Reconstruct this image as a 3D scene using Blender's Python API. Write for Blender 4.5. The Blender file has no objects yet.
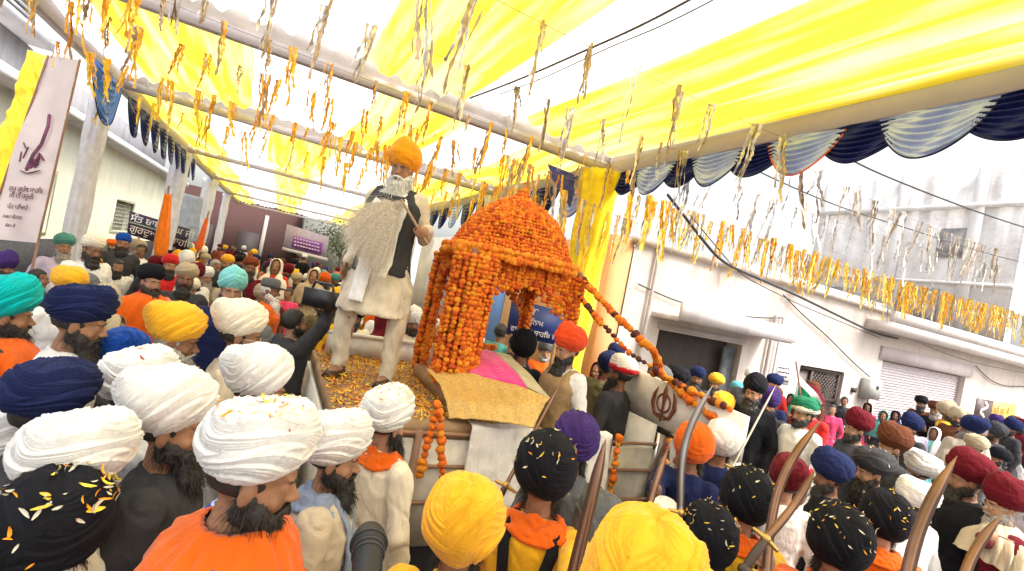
import bpy, math, random
import numpy as np
from math import sin, cos, pi, radians, sqrt, atan2
from mathutils import Matrix, Vector
random.seed(7)
rng = np.random.default_rng(7)
scene = bpy.context.scene
COL = scene.collection

# ------------------------------------------------------------------ camera
CAM_H = 2.25; FPX = 485.0
TH, PI_, RO = radians(26), radians(0.5), radians(11.3)
F_ = np.array([sin(TH)*cos(PI_), cos(TH)*cos(PI_), sin(PI_)])
R0 = np.array([cos(TH), -sin(TH), 0.0]); U0 = np.cross(R0, F_)
RC = cos(RO)*R0 + sin(RO)*U0; UC = -sin(RO)*R0 + cos(RO)*U0
CP = np.array([0.0, 0.0, CAM_H])
def ray(x, y): return F_ + (x-512)/FPX*RC - (y-285.5)/FPX*UC
def P(x, y, D): return CP + D*ray(x, y)
def Yp(x, y, Y):
    d = ray(x, y); return CP + d*(Y/d[1])
def Xp(x, y, X):
    d = ray(x, y); return CP + d*(X/d[0])
def Hz(x, y, z):
    d = ray(x, y); return CP + d*((z-CAM_H)/d[2])
def prj(q):
    v = np.array(q, float)-CP; D = v@F_
    return 512+FPX*(v@RC)/D, 285.5-FPX*(v@UC)/D, D
cam = bpy.data.cameras.new('camera'); co = bpy.data.objects.new('camera', cam); COL.objects.link(co)
cam.lens = FPX/1024*36; cam.sensor_width = 36; cam.clip_end = 500; cam.clip_start = .05
co.matrix_world = Matrix([[RC[i], UC[i], -F_[i], CP[i]] for i in range(3)] + [[0, 0, 0, 1]])
scene.camera = co

# ------------------------------------------------------------------ materials
MATS = {}
def _new(name):
    m = bpy.data.materials.new(name); m.use_nodes = True
    nt = m.node_tree; b = nt.nodes['Principled BSDF']
    return m, nt, b
def rgb(c): return (c[0], c[1], c[2], 1)
def noise_col(nt, b, c, scale, var, detail=4, c2=None, coord='Object'):
    tc = nt.nodes.new('ShaderNodeTexCoord'); n = nt.nodes.new('ShaderNodeTexNoise'); n.inputs['Scale'].default_value = scale
    n.inputs['Detail'].default_value = detail
    r = nt.nodes.new('ShaderNodeValToRGB'); r.color_ramp.elements[0].position = .35; r.color_ramp.elements[1].position = .68
    c2 = c2 or tuple(min(1, x*(1+var)) for x in c)
    r.color_ramp.elements[0].color = rgb(tuple(x*(1-var) for x in c)); r.color_ramp.elements[1].color = rgb(c2)
    nt.links.new(tc.outputs[coord], n.inputs['Vector']); nt.links.new(n.outputs['Fac'], r.inputs['Fac'])
    nt.links.new(r.outputs['Color'], b.inputs['Base Color'])
    return tc, n, r
def bump(nt, b, tc, scale, strength, dist=.01, coord='Object', kind='noise', detail=3):
    if kind == 'noise':
        n = nt.nodes.new('ShaderNodeTexNoise'); n.inputs['Scale'].default_value = scale; n.inputs['Detail'].default_value = detail; out = n.outputs['Fac']
    else:
        n = nt.nodes.new('ShaderNodeTexWave'); n.inputs['Scale'].default_value = scale; n.inputs['Distortion'].default_value = 4; out = n.outputs['Fac']
    bp = nt.nodes.new('ShaderNodeBump'); bp.inputs['Strength'].default_value = strength; bp.inputs['Distance'].default_value = dist
    nt.links.new(tc.outputs[coord], n.inputs['Vector']); nt.links.new(out, bp.inputs['Height']); nt.links.new(bp.outputs['Normal'], b.inputs['Normal'])
def cloth(c, rough=.85, sheen=.25, stripes=None):
    k = ('cloth', tuple(c), stripes)
    if k in MATS: return MATS[k]
    m, nt, b = _new('cloth'); b.inputs['Roughness'].default_value = rough
    b.inputs['Sheen Weight'].default_value = sheen*min(1, .04+max(c)*.9); b.inputs['Sheen Roughness'].default_value = .5
    b.inputs['Specular IOR Level'].default_value = .12
    tc, n, r = noise_col(nt, b, c, 9, .10)
    n1 = nt.nodes.new('ShaderNodeTexNoise'); n1.inputs['Scale'].default_value = 150; n1.inputs['Detail'].default_value = 2
    n3 = nt.nodes.new('ShaderNodeTexNoise'); n3.inputs['Scale'].default_value = 9; n3.inputs['Detail'].default_value = 3; n3.inputs['Distortion'].default_value = 1.6
    mp = nt.nodes.new('ShaderNodeMapping'); mp.inputs['Scale'].default_value = (1.5, 1.5, .7); nt.links.new(tc.outputs['Object'], mp.inputs[0]); nt.links.new(mp.outputs[0], n3.inputs['Vector']); nt.links.new(tc.outputs['Object'], n1.inputs['Vector'])
    b1 = nt.nodes.new('ShaderNodeBump'); b1.inputs['Strength'].default_value = .35; b1.inputs['Distance'].default_value = .002
    b2 = nt.nodes.new('ShaderNodeBump'); b2.inputs['Strength'].default_value = .4; b2.inputs['Distance'].default_value = .03
    nt.links.new(n3.outputs['Fac'], b2.inputs['Height']); nt.links.new(n1.outputs['Fac'], b1.inputs['Height']); nt.links.new(b2.outputs['Normal'], b1.inputs['Normal']); nt.links.new(b1.outputs['Normal'], b.inputs['Normal'])
    if stripes:
        w = nt.nodes.new('ShaderNodeTexWave'); w.inputs['Scale'].default_value = 16; w.bands_direction = 'Z'; w.inputs['Distortion'].default_value = .6
        rr = nt.nodes.new('ShaderNodeValToRGB'); rr.color_ramp.elements[0].position = .82; rr.color_ramp.elements[0].color = (0, 0, 0, 1); rr.color_ramp.elements[1].position = .93
        mx = nt.nodes.new('ShaderNodeMix'); mx.data_type = 'RGBA'
        nt.links.new(tc.outputs['Object'], w.inputs['Vector']); nt.links.new(w.outputs['Fac'], rr.inputs['Fac']); nt.links.new(rr.outputs['Color'], mx.inputs[0])
        nt.links.new(r.outputs['Color'], mx.inputs[6]); mx.inputs[7].default_value = rgb(stripes); nt.links.new(mx.outputs[2], b.inputs['Base Color'])
    MATS[k] = m; return m
def skin(c):
    k = ('skin', tuple(c))
    if k in MATS: return MATS[k]
    m, nt, b = _new('skin'); b.inputs['Roughness'].default_value = .58; b.inputs['Subsurface Weight'].default_value = .12; b.inputs['Specular IOR Level'].default_value = .35
    b.inputs['Subsurface Radius'].default_value = (.02, .008, .004); b.inputs['Subsurface Scale'].default_value = .5
    tc, n, r = noise_col(nt, b, c, 24, .24, 8); bump(nt, b, tc, 180, .5, .0015); MATS[k] = m; return m
def plain(name, c, rough=.6, metal=0, var=.08, scale=12, bs=0, bscale=60, coat=0):
    k = (name, tuple(c), rough, metal)
    if k in MATS: return MATS[k]
    m, nt, b = _new(name); b.inputs['Roughness'].default_value = rough; b.inputs['Metallic'].default_value = metal
    if coat: b.inputs['Coat Weight'].default_value = coat
    tc, n, r = noise_col(nt, b, c, scale, var)
    if bs: bump(nt, b, tc, bscale, bs, .01)
    MATS[k] = m; return m
def hair(c):
    return plain('hair', c, .6, 0, .3, 60, .5, 90)
def tentcloth(c, k='tent', tr=.5, rough=.8, streak=None):
    key = (k, tuple(c), tr)
    if key in MATS: return MATS[key]
    m, nt, b = _new(k); b.inputs['Roughness'].default_value = rough
    tc, n, r = noise_col(nt, b, c, 1.3, .06, 5)
    if streak:
        mp = nt.nodes.new('ShaderNodeMapping'); mp.inputs['Scale'].default_value = (5.5, .35, 1); nt.links.new(tc.outputs['Object'], mp.inputs[0]); nt.links.new(mp.outputs[0], n.inputs['Vector']); r.color_ramp.elements[0].position = .42; r.color_ramp.elements[1].position = .66; r.color_ramp.elements[1].color = rgb(streak)  # streak colour paints pale highlights along the gathers into the cloth
    t = nt.nodes.new('ShaderNodeBsdfTranslucent'); mx = nt.nodes.new('ShaderNodeMixShader'); mx.inputs[0].default_value = tr
    nt.links.new(r.outputs['Color'], t.inputs['Color']); out = nt.nodes['Material Output']
    nt.links.new(b.outputs[0], mx.inputs[1]); nt.links.new(t.outputs[0], mx.inputs[2]); nt.links.new(mx.outputs[0], out.inputs['Surface'])
    MATS[key] = m; return m
def plaster(c, stain, scale=1.2, name='plaster', var=.06):
    key = (name, tuple(c))
    if key in MATS: return MATS[key]
    m, nt, b = _new(name); b.inputs['Roughness'].default_value = .9
    tc, n, r = noise_col(nt, b, c, scale, var, 6)
    mp = nt.nodes.new('ShaderNodeMapping'); mp.inputs['Scale'].default_value = (1.3, 1.3, .35)
    n2 = nt.nodes.new('ShaderNodeTexNoise'); n2.inputs['Scale'].default_value = 1.6; n2.inputs['Detail'].default_value = 8; n2.inputs['Roughness'].default_value = .7
    r2 = nt.nodes.new('ShaderNodeValToRGB'); r2.color_ramp.elements[0].position = .47; r2.color_ramp.elements[1].position = .76
    r2.color_ramp.elements[0].color = (0, 0, 0, 1); r2.color_ramp.elements[1].color = (.8, .8, .8, 1)
    mx = nt.nodes.new('ShaderNodeMix'); mx.data_type = 'RGBA'; mx.inputs[7].default_value = rgb(stain)
    nt.links.new(tc.outputs['Object'], mp.inputs[0]); nt.links.new(mp.outputs[0], n2.inputs['Vector']); nt.links.new(n2.outputs['Fac'], r2.inputs[0])
    nt.links.new(r2.outputs[0], mx.inputs[0]); nt.links.new(r.outputs[0], mx.inputs[6]); nt.links.new(mx.outputs[2], b.inputs['Base Color'])
    bump(nt, b, tc, 35, .25, .01); MATS[key] = m; return m

def brickwall(c, c2, mortar):
    m, nt, b = _new('old_brickwork'); b.inputs['Roughness'].default_value = .9
    tc = nt.nodes.new('ShaderNodeTexCoord'); mp = nt.nodes.new('ShaderNodeMapping'); mp.inputs['Rotation'].default_value = (radians(90), 0, radians(90)); br = nt.nodes.new('ShaderNodeTexBrick'); br.inputs['Scale'].default_value = 3.2
    br.inputs['Color1'].default_value = rgb(c); br.inputs['Color2'].default_value = rgb(c2); br.inputs['Mortar'].default_value = rgb(mortar); br.inputs['Mortar Size'].default_value = .018
    sp = nt.nodes.new('ShaderNodeSeparateXYZ'); cb = nt.nodes.new('ShaderNodeCombineXYZ'); nt.links.new(tc.outputs['Object'], sp.inputs[0]); nt.links.new(sp.outputs['Y'], cb.inputs['X']); nt.links.new(sp.outputs['Z'], cb.inputs['Y']); nt.links.new(cb.outputs[0], br.inputs['Vector'])
    n = nt.nodes.new('ShaderNodeTexNoise'); n.inputs['Scale'].default_value = .9; n.inputs['Detail'].default_value = 9; n.inputs['Roughness'].default_value = .7; r = nt.nodes.new('ShaderNodeValToRGB'); r.color_ramp.elements[0].position = .42; r.color_ramp.elements[1].position = .6; nt.links.new(tc.outputs['Object'], n.inputs['Vector']); nt.links.new(n.outputs['Fac'], r.inputs[0])
    mx = nt.nodes.new('ShaderNodeMix'); mx.data_type = 'RGBA'; nt.links.new(r.outputs[0], mx.inputs[0]); nt.links.new(br.outputs['Color'], mx.inputs[6]); mx.inputs[7].default_value = (.88, .86, .84, 1); nt.links.new(mx.outputs[2], b.inputs['Base Color'])
    bump(nt, b, tc, 14, .4, .03); return m
# ------------------------------------------------------------------ mesh helpers
class MB:
    def __init__(s): s.v = []; s.f = []; s.m = []; s.n = 0
    def add(s, v, f, mi=0):
        v = np.asarray(v, float).reshape(-1, 3); o = s.n
        s.v.append(v); s.n += len(v)
        s.f += [tuple(i+o for i in q) for q in f]; s.m += [mi]*len(f)
        return s
    def mesh(s, name, smooth=True):
        me = bpy.data.meshes.new(name)
        V = np.concatenate(s.v) if s.v else np.zeros((0, 3))
        me.vertices.add(len(V)); me.vertices.foreach_set('co', V.ravel())
        ln = np.array([len(q) for q in s.f], np.int32); st = np.concatenate([[0], np.cumsum(ln)[:-1]]).astype(np.int32)
        me.loops.add(int(ln.sum())); me.loops.foreach_set('vertex_index', np.fromiter((i for q in s.f for i in q), np.int32))
        me.polygons.add(len(s.f)); me.polygons.foreach_set('loop_start', st); me.polygons.foreach_set('loop_total', ln)
        me.polygons.foreach_set('material_index', np.array(s.m, np.int32))
        if smooth: me.polygons.foreach_set('use_smooth', np.ones(len(s.f), bool))
        me.update(calc_edges=True); me.validate(); return me
def grid_faces(nu, nv, wrap=False, off=0):
    f = []
    for j in range(nv-1):
        for i in range(nu-1 if not wrap else nu):
            a = j*nu+i; b = j*nu+(i+1) % nu
            f.append((off+a, off+b, off+b+nu, off+a+nu))
    return f
def ell(mb, c, r, mi=0, nu=20, nv=12, rot=None):
    v = [(0, 0, 1)]
    for j in range(1, nv):
        p = pi*j/nv
        for i in range(nu):
            t = 2*pi*i/nu; v.append((sin(p)*cos(t), sin(p)*sin(t), cos(p)))
    v.append((0, 0, -1)); v = np.array(v)*np.array(r)
    if rot is not None: v = v@np.array(rot).T
    f = [(0, 1+i, 1+(i+1) % nu) for i in range(nu)]
    f += grid_faces(nu, nv-1, True, 1) if nv > 2 else []
    f = [f[k] if k < nu else (f[k][0], f[k][3], f[k][2], f[k][1]) for k in range(len(f))]
    n = len(v)-1; b = 1+(nv-2)*nu
    f += [(n, b+(i+1) % nu, b+i) for i in range(nu)]
    mb.add(v+np.array(c), f, mi)
def rings(mb, R, mi=0, cap=True):
    """R: list of (n,3) arrays"""
    n = len(R[0]); v = np.concatenate(R); f = [(a, b, c, d) for a, b, c, d in grid_faces(n, len(R), True)]
    if cap:
        k = len(v); v = np.concatenate([v, [R[0].mean(0)], [R[-1].mean(0)]])
        f += [((i+1) % n, i, k) for i in range(n)]; o = (len(R)-1)*n
        f += [(o+i, o+(i+1) % n, k+1) for i in range(n)]
    mb.add(v, f, mi)
def frame(d):
    d = d/np.linalg.norm(d); a = np.array([0, 0, 1.]) if abs(d[2]) < .9 else np.array([1., 0, 0])
    u = np.cross(a, d); u /= np.linalg.norm(u); return u, np.cross(d, u)
def tube(mb, pts, rad, mi=0, n=10, caps=True, flat=1.0, up=None):
    pts = [np.array(p, float) for p in pts]
    if not hasattr(rad, '__len__'): rad = [rad]*len(pts)
    R = []; u = None
    def ringat(p, u, w, r):
        t = np.arange(n)*2*pi/n; return p+np.outer(np.cos(t)*r, u)+np.outer(np.sin(t)*r*flat, w)
    for i, p in enumerate(pts):
        d = pts[min(i+1, len(pts)-1)]-pts[max(i-1, 0)]; d /= (np.linalg.norm(d)+1e-9)
        if u is None:
            if up is not None:
                u = np.array(up, float); u = u-d*(u@d); u /= np.linalg.norm(u); w = np.cross(d, u)
            else: u, w = frame(d)
        else:
            u = u-d*(u@d); u /= np.linalg.norm(u)+1e-9; w = np.cross(d, u)
        if i == 0 and caps:
            for a in (-70, -40): R.append(ringat(p+d*rad[0]*sin(radians(a)), u, w, rad[0]*cos(radians(a))))
        R.append(ringat(p, u, w, rad[i]))
        if i == len(pts)-1 and caps:
            for a in (40, 70): R.append(ringat(p+d*rad[-1]*sin(radians(a)), u, w, rad[-1]*cos(radians(a))))
    rings(mb, R, mi, True)
def box(mb, a, b, mi=0, bev=0):
    x0, y0, z0 = [min(p, q) for p, q in zip(a, b)]; x1, y1, z1 = [max(p, q) for p, q in zip(a, b)]
    v = [(x, y, z) for z in (z0, z1) for y in (y0, y1) for x in (x0, x1)]
    mb.add(v, [(0, 2, 3, 1), (4, 5, 7, 6), (0, 1, 5, 4), (2, 6, 7, 3), (0, 4, 6, 2), (1, 3, 7, 5)], mi)
def slab(mb, quad, th, mi=0):
    q = np.array(quad, float); nrm = np.cross(q[1]-q[0], q[3]-q[0]); nrm /= np.linalg.norm(nrm)
    v = np.concatenate([q, q+nrm*th]); mb.add(v, [(3, 2, 1, 0), (4, 5, 6, 7), (0, 1, 5, 4), (1, 2, 6, 5), (2, 3, 7, 6), (3, 0, 4, 7)], mi)

# ------------------------------------------------------------------ scene graph helpers
def thing(name, label, cat, loc=(0, 0, 0), rotz=0, group=None):
    o = bpy.data.objects.new(name, None); o.empty_display_size = .1; COL.objects.link(o)
    o.location = [float(x) for x in loc]; o.rotation_euler = (0, 0, rotz); o['label'] = label; o['category'] = cat
    if group: o['group'] = group
    return o
def obj(name, me, mats, parent=None, smooth=True):
    if isinstance(me, MB): me = me.mesh(name, smooth)
    o = bpy.data.objects.new(name, me); COL.objects.link(o)
    if not isinstance(mats, (list, tuple)): mats = [mats]
    if len(me.materials) == 0:
        for m in mats: me.materials.append(m)
    else:
        for i, m in enumerate(mats):
            if i < len(o.material_slots): o.material_slots[i].link = 'OBJECT'; o.material_slots[i].material = m
    if parent is not None: o.parent = parent
    return o
def tag(o, label, cat, group=None):
    o['label'] = label; o['category'] = cat
    if group: o['group'] = group
    return o
def struct(o): o['kind'] = 'structure'; return o
def stuff(o): o['kind'] = 'stuff'; return o
def wob(v, amp, freq, seed=0):
    r = np.random.default_rng(seed); out = np.zeros(len(v))
    for k in range(6):
        d = r.normal(size=3)*freq*(1+.6*k); out += np.sin(v@d+r.uniform(0, 6.3))/(1+.5*k)
    return out*amp/2.5
def fuse(mb, voxel, it=4, name='fused', fac=.5):
    me = mb.mesh('tmp'); o = bpy.data.objects.new('tmp', me); COL.objects.link(o)
    r = o.modifiers.new('r', 'REMESH'); r.mode = 'VOXEL'; r.voxel_size = voxel; r.use_smooth_shade = True
    if it:
        s = o.modifiers.new('s', 'SMOOTH'); s.factor = fac; s.iterations = it
    dg = bpy.context.evaluated_depsgraph_get(); dg.update()
    out = bpy.data.meshes.new_from_object(o.evaluated_get(dg)); out.name = name
    bpy.data.objects.remove(o); bpy.data.meshes.remove(me); out.materials.clear()
    return out
def getv(me):
    a = np.empty(len(me.vertices)*3); me.vertices.foreach_get('co', a); return a.reshape(-1, 3)
def setv(me, v): me.vertices.foreach_set('co', np.ascontiguousarray(v).ravel()); me.update()
def getn(me):
    a = np.empty(len(me.vertices)*3); me.vertices.foreach_get('normal', a); return a.reshape(-1, 3)
def displace(me, fn):
    v = getv(me); n = getn(me); setv(me, v+n*fn(v, n)[:, None])
def append_mb(me, mb):
    """returns new mesh = me (all slot 0) + mb pieces (their slots)"""
    v = getv(me); nf = len(me.polygons); lt = np.empty(nf, np.int32); me.polygons.foreach_get('loop_total', lt)
    lv = np.empty(int(lt.sum()), np.int32); me.loops.foreach_get('vertex_index', lv)
    mi = np.empty(nf, np.int32); me.polygons.foreach_get('material_index', mi)
    v2 = np.concatenate(mb.v); lt2 = np.array([len(q) for q in mb.f], np.int32)
    lv2 = np.fromiter((i for q in mb.f for i in q), np.int32)+len(v)
    V = np.concatenate([v, v2]); LT = np.concatenate([lt, lt2]); LV = np.concatenate([lv, lv2]).astype(np.int32); MI = np.concatenate([mi, np.array(mb.m, np.int32)])
    o = bpy.data.meshes.new(me.name); o.vertices.add(len(V)); o.vertices.foreach_set('co', V.ravel()); o.loops.add(len(LV)); o.loops.foreach_set('vertex_index', LV)
    o.polygons.add(len(LT)); o.polygons.foreach_set('loop_start', np.concatenate([[0], np.cumsum(LT)[:-1]]).astype(np.int32)); o.polygons.foreach_set('loop_total', LT)
    o.polygons.foreach_set('material_index', MI); o.polygons.foreach_set('use_smooth', np.ones(len(LT), bool)); o.update(calc_edges=True)
    bpy.data.meshes.remove(me); return o
# ------------------------------------------------------------------ people
NECK = np.array([0, -.005, 1.46])
def ik(sh, wr, hint, l1=.30, l2=.27):
    sh, wr, hint = map(lambda a: np.array(a, float), (sh, wr, hint)); d = wr-sh; L = np.linalg.norm(d)
    if L > (l1+l2)*.985: wr = sh+d/L*(l1+l2)*.985; d = wr-sh; L = np.linalg.norm(d)
    a = (l1*l1-l2*l2+L*L)/(2*L); h = sqrt(max(0, l1*l1-a*a)); n = d/L; k = hint-n*(hint@n); k /= np.linalg.norm(k)+1e-9
    return sh+n*a+k*h, wr
def hand(mb, w, d, n, side, curl):
    """w wrist, d forearm direction, n palm normal, side: +1/-1 thumb side sign"""
    d = np.array(d, float); d /= np.linalg.norm(d); n = np.array(n, float); n = n-d*(n@d); n /= np.linalg.norm(n); s = np.cross(d, n)*side
    w = np.array(w, float)
    tube(mb, [w, w+d*.03, w+d*.085], [.026, .034, .037], n=10, flat=.5, up=s)
    for k, (off, L, r) in enumerate(((.030, .072, .0088), (.010, .08, .009), (-.011, .075, .0086), (-.031, .06, .0078))):
        p = w+d*.082+s*off*1.08; dirr = d.copy(); pts = [w+d*.05+s*off*.9, p]
        for j in range(3):
            a = curl*(j+1)*.62; dirr = d*cos(a)+n*sin(a); p = p+dirr*L*(.45, .32, .25)[j]; pts.append(p)
        tube(mb, pts, [r*1.1, r*1.1, r, r*.95, r*.8], n=7)
    a = s*.8+d*.55+n*(.3+.3*min(curl, 1)); a /= np.linalg.norm(a); p0 = w+d*.028+s*.024
    p1 = p0+a*.042; b = d*.75+n*(.3+.5*min(curl, 1))+s*(.35-.5*min(curl, 1)); b /= np.linalg.norm(b)
    tube(mb, [p0, p1, p1+b*.03, p1+b*.052], [.014, .0115, .0105, .008], n=7)
POSES = {  # wrist positions (R=-x side, L=+x side), elbow hints, hand curl, palm normals
    'down': dict(L=(-.25, .06, .86), R=(.25, .06, .86), curl=.35),
    'fold': dict(L=(-.045, .24, 1.13), R=(.045, .24, 1.14), curl=.15, pray=1),
    'front': dict(L=(-.14, .22, 1.02), R=(.16, .2, .98), curl=.5),
}
def armpts(pose):
    out = []
    for sgn, k in ((-1, 'L'), (1, 'R')):
        sh = (sgn*.178, -.005, 1.395); hint = np.array(pose.get('hint'+k, (sgn*.6, -.5, -.6)))
        el, wr = ik(sh, pose[k], hint); out.append((sgn, k, np.array(sh), el, wr))
    return out
def torso(mb, g, zlo, zhi, nz=0, skirt=None):
    prof = [(.90, .155, .115), (.98, .155, .11), (1.06, .145, .105), (1.15, .148, .108), (1.24, .162, .116), (1.32, .172, .116), (1.38, .168, .104), (1.42, .125, .088), (1.45, .08, .07), (1.475, .062, .062)]
    z = np.linspace(zlo, zhi, 14); pz = [p[0] for p in prof]
    R = []; t = np.arange(28)*2*pi/28
    for zz in z:
        a = np.interp(zz, pz, [p[1] for p in prof])+g; b = np.interp(zz, pz, [p[2] for p in prof])+g
        if skirt and zz < .95: a += (0.95-zz)*skirt; b += (.95-zz)*skirt*1.1
        R.append(np.stack([a*np.sign(np.cos(t))*np.abs(np.cos(t))**.85, b*np.sign(np.sin(t))*np.abs(np.sin(t))**.9+(.01 if zz < 1.38 else -.005), np.full(28, zz)], 1))
    rings(mb, R)
def make_body(pose, lod, name='body'):
    mb = MB(); torso(mb, 0, .88, 1.475)
    tube(mb, [(0, -.008, 1.40), (0, -.006, 1.47), (0, 0, 1.56)], [.066, .056, .058], n=18)
    for sgn in (-1, 1):
        lx = sgn*pose.get('stance', 1.0)
        tube(mb, [(sgn*.085, 0, .93), (lx*.095, .015, .7), (lx*.1, .02, .5), (lx*.1, -.01, .3), (lx*.1, -.02, .09)], [.092, .075, .056, .05, .036], n=14)
        ell(mb, (lx*.1, .045, .045), (.042, .115, .038))
    for sgn, k, sh, el, wr in armpts(pose):
        ell(mb, sh, (.055, .055, .055))
        tube(mb, [sh, (sh+el)/2, el, (el+wr)/2, wr], [.052, .046, .039, .037, .026], n=12)
        d = wr-el; nrm = np.array(pose.get('n'+k, (-sgn*1.0, 0, .1))); hd = np.array(pose.get('d'+k, d))
        if pose.get('pray'): hd = np.array([0, .35, .9]); nrm = np.array([-sgn*1.0, 0, 0])
        side = 1 if np.cross(hd, nrm)@np.array([0, 1, .2]) > 0 else -1
        hand(mb, wr, hd, nrm, pose.get('s'+k, side), pose.get('curl'+k, pose['curl']))
    # head
    ell(mb, (0, -.014, 1.648), (.077, .099, .094), nu=32, nv=20); ell(mb, (0, .018, 1.592), (.066, .078, .1), nu=32, nv=20)
    ell(mb, (0, .058, 1.513), (.034, .036, .026))
    for s in (-1, 1):
        ell(mb, (s*.034, .02, 1.535), (.03, .052, .034)); ell(mb, (s*.042, .058, 1.582), (.024, .024, .022))
        ell(mb, (s*.031, .0745, 1.6215), (.018, .016, .0085)); ell(mb, (s*.031, .074, 1.6045), (.016, .0145, .0065))
        ell(mb, (s*.012, .104, 1.583), (.010, .012, .008))
        ell(mb, (s*.078, -.008, 1.602), (.009, .019, .033), rot=Matrix.Rotation(s*radians(18), 3, 'Z'))
    ell(mb, (0, .082, 1.643), (.052, .017, .012)); tube(mb, [(0, .088, 1.635), (0, .103, 1.605), (0, .117, 1.588)], [.008, .0095, .0125], n=10)
    ell(mb, (0, .092, 1.5565), (.025, .012, .0055)); ell(mb, (0, .09, 1.546), (.022, .012, .0065))
    me = fuse(mb, (.006, .011)[lod], (2, 2)[lod], name)
    # lips slot 1 by place, then eyes and brows
    v = getv(me); cen = np.empty(len(me.polygons)*3); me.polygons.foreach_get('center', cen); cen = cen.reshape(-1, 3)
    lip = (np.abs(cen[:, 0]) < .026) & (cen[:, 2] > 1.540) & (cen[:, 2] < 1.5625) & (cen[:, 1] > .09)
    mi = np.where(lip, 1, 0).astype(np.int32); me.polygons.foreach_set('material_index', mi)
    e = MB()
    for s in (-1, 1):
        c = (s*.031, .0752, 1.613); ell(e, c, (.0125, .0125, .0125), 2, 14, 10)
        ell(e, (c[0], c[1]+.0085, c[2]), (.0056, .0045, .0056), 3, 10, 8)
        tube(e, [(s*.014, .0985, 1.639), (s*.03, .099, 1.644), (s*.05, .083, 1.638)], [.003, .0045, .002], 3, 6)
    return append_mb(me, e)
def sm(x): x = np.clip(x, 0, 1); return x*x*(3-2*x)
def headM(nod, turn, tilt):
    R = Matrix.Rotation(-turn, 3, 'Z')@Matrix.Rotation(-nod, 3, 'X')@Matrix.Rotation(tilt, 3, 'Y'); return R
def bend(me, nod, turn, tilt, name='body'):
    m2 = me.copy(); v = getv(me); w = sm((v[:, 2]-1.42)/.10)
    w = w*((np.abs(v[:, 0]) < .12) | (v[:, 2] > 1.5))*(v[:, 1] < .2)
    out = v.copy(); K = 6
    # interpolate rotation by slerp-like scaling
    for q in range(1, K+1):
        a = q/K; sel = (w > (q-1)/K) & (w <= q/K)
        if sel.any():
            a = w[sel].mean(); R = np.array(headM(nod*a, turn*a, tilt*a)); out[sel] = (v[sel]-NECK)@R.T+NECK
    hi = w > .99; R = np.array(headM(nod, turn, tilt)); out[hi] = (v[hi]-NECK)@R.T+NECK
    setv(m2, out); m2.name = name; return m2

def folds(seed, amp):
    def fn(v, n):
        r = np.random.default_rng(seed); ph = wob(v, 2.2, 3.0, seed)
        ang = np.arctan2(v[:, 1], v[:, 0]); k = 1.35*amp*(.5*np.sin(ang*9+ph*3+v[:, 2]*4)*sm((1.25-v[:, 2])/.3)+wob(v, 1.0, 17, seed+1)*.9+wob(v*np.array([1, 1, .5]), .9, 34, seed+2)*.5)
        ph2 = wob(v, 1.6, 4.5, seed+9); cr = np.abs(np.sin(ph2*2.4+v[:, 2]*9+ang*1.5)); k = k-amp*.9*np.clip(1-cr*2.2, 0, 1)**1.5+amp*.3*np.sin(wob(v, 2.5, 8, seed+4)*3)
        return k
    return fn
def make_kurta(pose, lod, kind, seed):
    mb = MB(); lo = {'kurta': .52, 'jacket': .84, 'long': .25, 'shirt': .8}[kind]; g = .022 if kind != 'jacket' else .036
    torso(mb, g, lo, 1.462, skirt=.22)
    for sgn, k, sh, el, wr in armpts(pose):
        e2 = wr-(wr-el)*.06; b = .008 if kind == 'jacket' else 0
        ell(mb, sh+np.array([-sgn*.01, 0, 0]), (.083+b, .08+b, .074+b))
        tube(mb, [sh, (sh+el)/2, el, (el+e2)/2, e2], [.073+b, .066+b, .058+b, .052+b, .043+b], n=14)
        tube(mb, [e2-(wr-el)*.05, e2], [.046+b, .046+b], n=14)
    tube(mb, [(.066*cos(a), .062*sin(a)-.004, 1.468+.012*sin(-a)) for a in np.linspace(0, 2*pi, 17)], .013, n=8)
    if kind == 'jacket':  # lapels
        for s in (-1, 1): tube(mb, [(s*.062, .055, 1.45), (s*.05, .115, 1.36), (s*.012, .15, 1.18)], [.018, .026, .012], n=8, flat=.35)
    me = fuse(mb, (.010, .018)[lod], 2, 'kurta'); displace(me, folds(seed, .008)); return me
def make_vest(seed, lod, strap=False):
    mb = MB(); torso(mb, .048, .82, 1.41, skirt=.16)
    for s in (-1, 1): tube(mb, [(s*.1, .11, 1.36), (s*.115, .03, 1.458), (s*.115, -.03, 1.458), (s*.1, -.12, 1.36)], .05, n=10, flat=.6)
    me = fuse(mb, (.012, .02)[lod], 3, 'vest'); displace(me, folds(seed, .005)); return me
def make_trousers(lod, stance=1.0):
    mb = MB(); torso(mb, .012, .86, 1.0)
    for s in (-1, 1):
        lx = s*stance; tube(mb, [(s*.085, 0, .93), (lx*.1, .015, .7), (lx*.105, .02, .5), (lx*.105, 0, .25), (lx*.105, -.005, .08)], [.104, .094, .076, .068, .064], n=16)
    me = fuse(mb, (.014, .022)[lod], 2, 'trousers'); displace(me, folds(31, .012)); return me
def make_shoe():
    mb = MB(); ell(mb, (0, .045, .03), (.05, .135, .045)); ell(mb, (0, -.03, .05), (.04, .05, .05)); box(mb, (-.045, -.08, 0), (.045, .165, .02))
    return fuse(mb, .008, 3, 'shoe')
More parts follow.
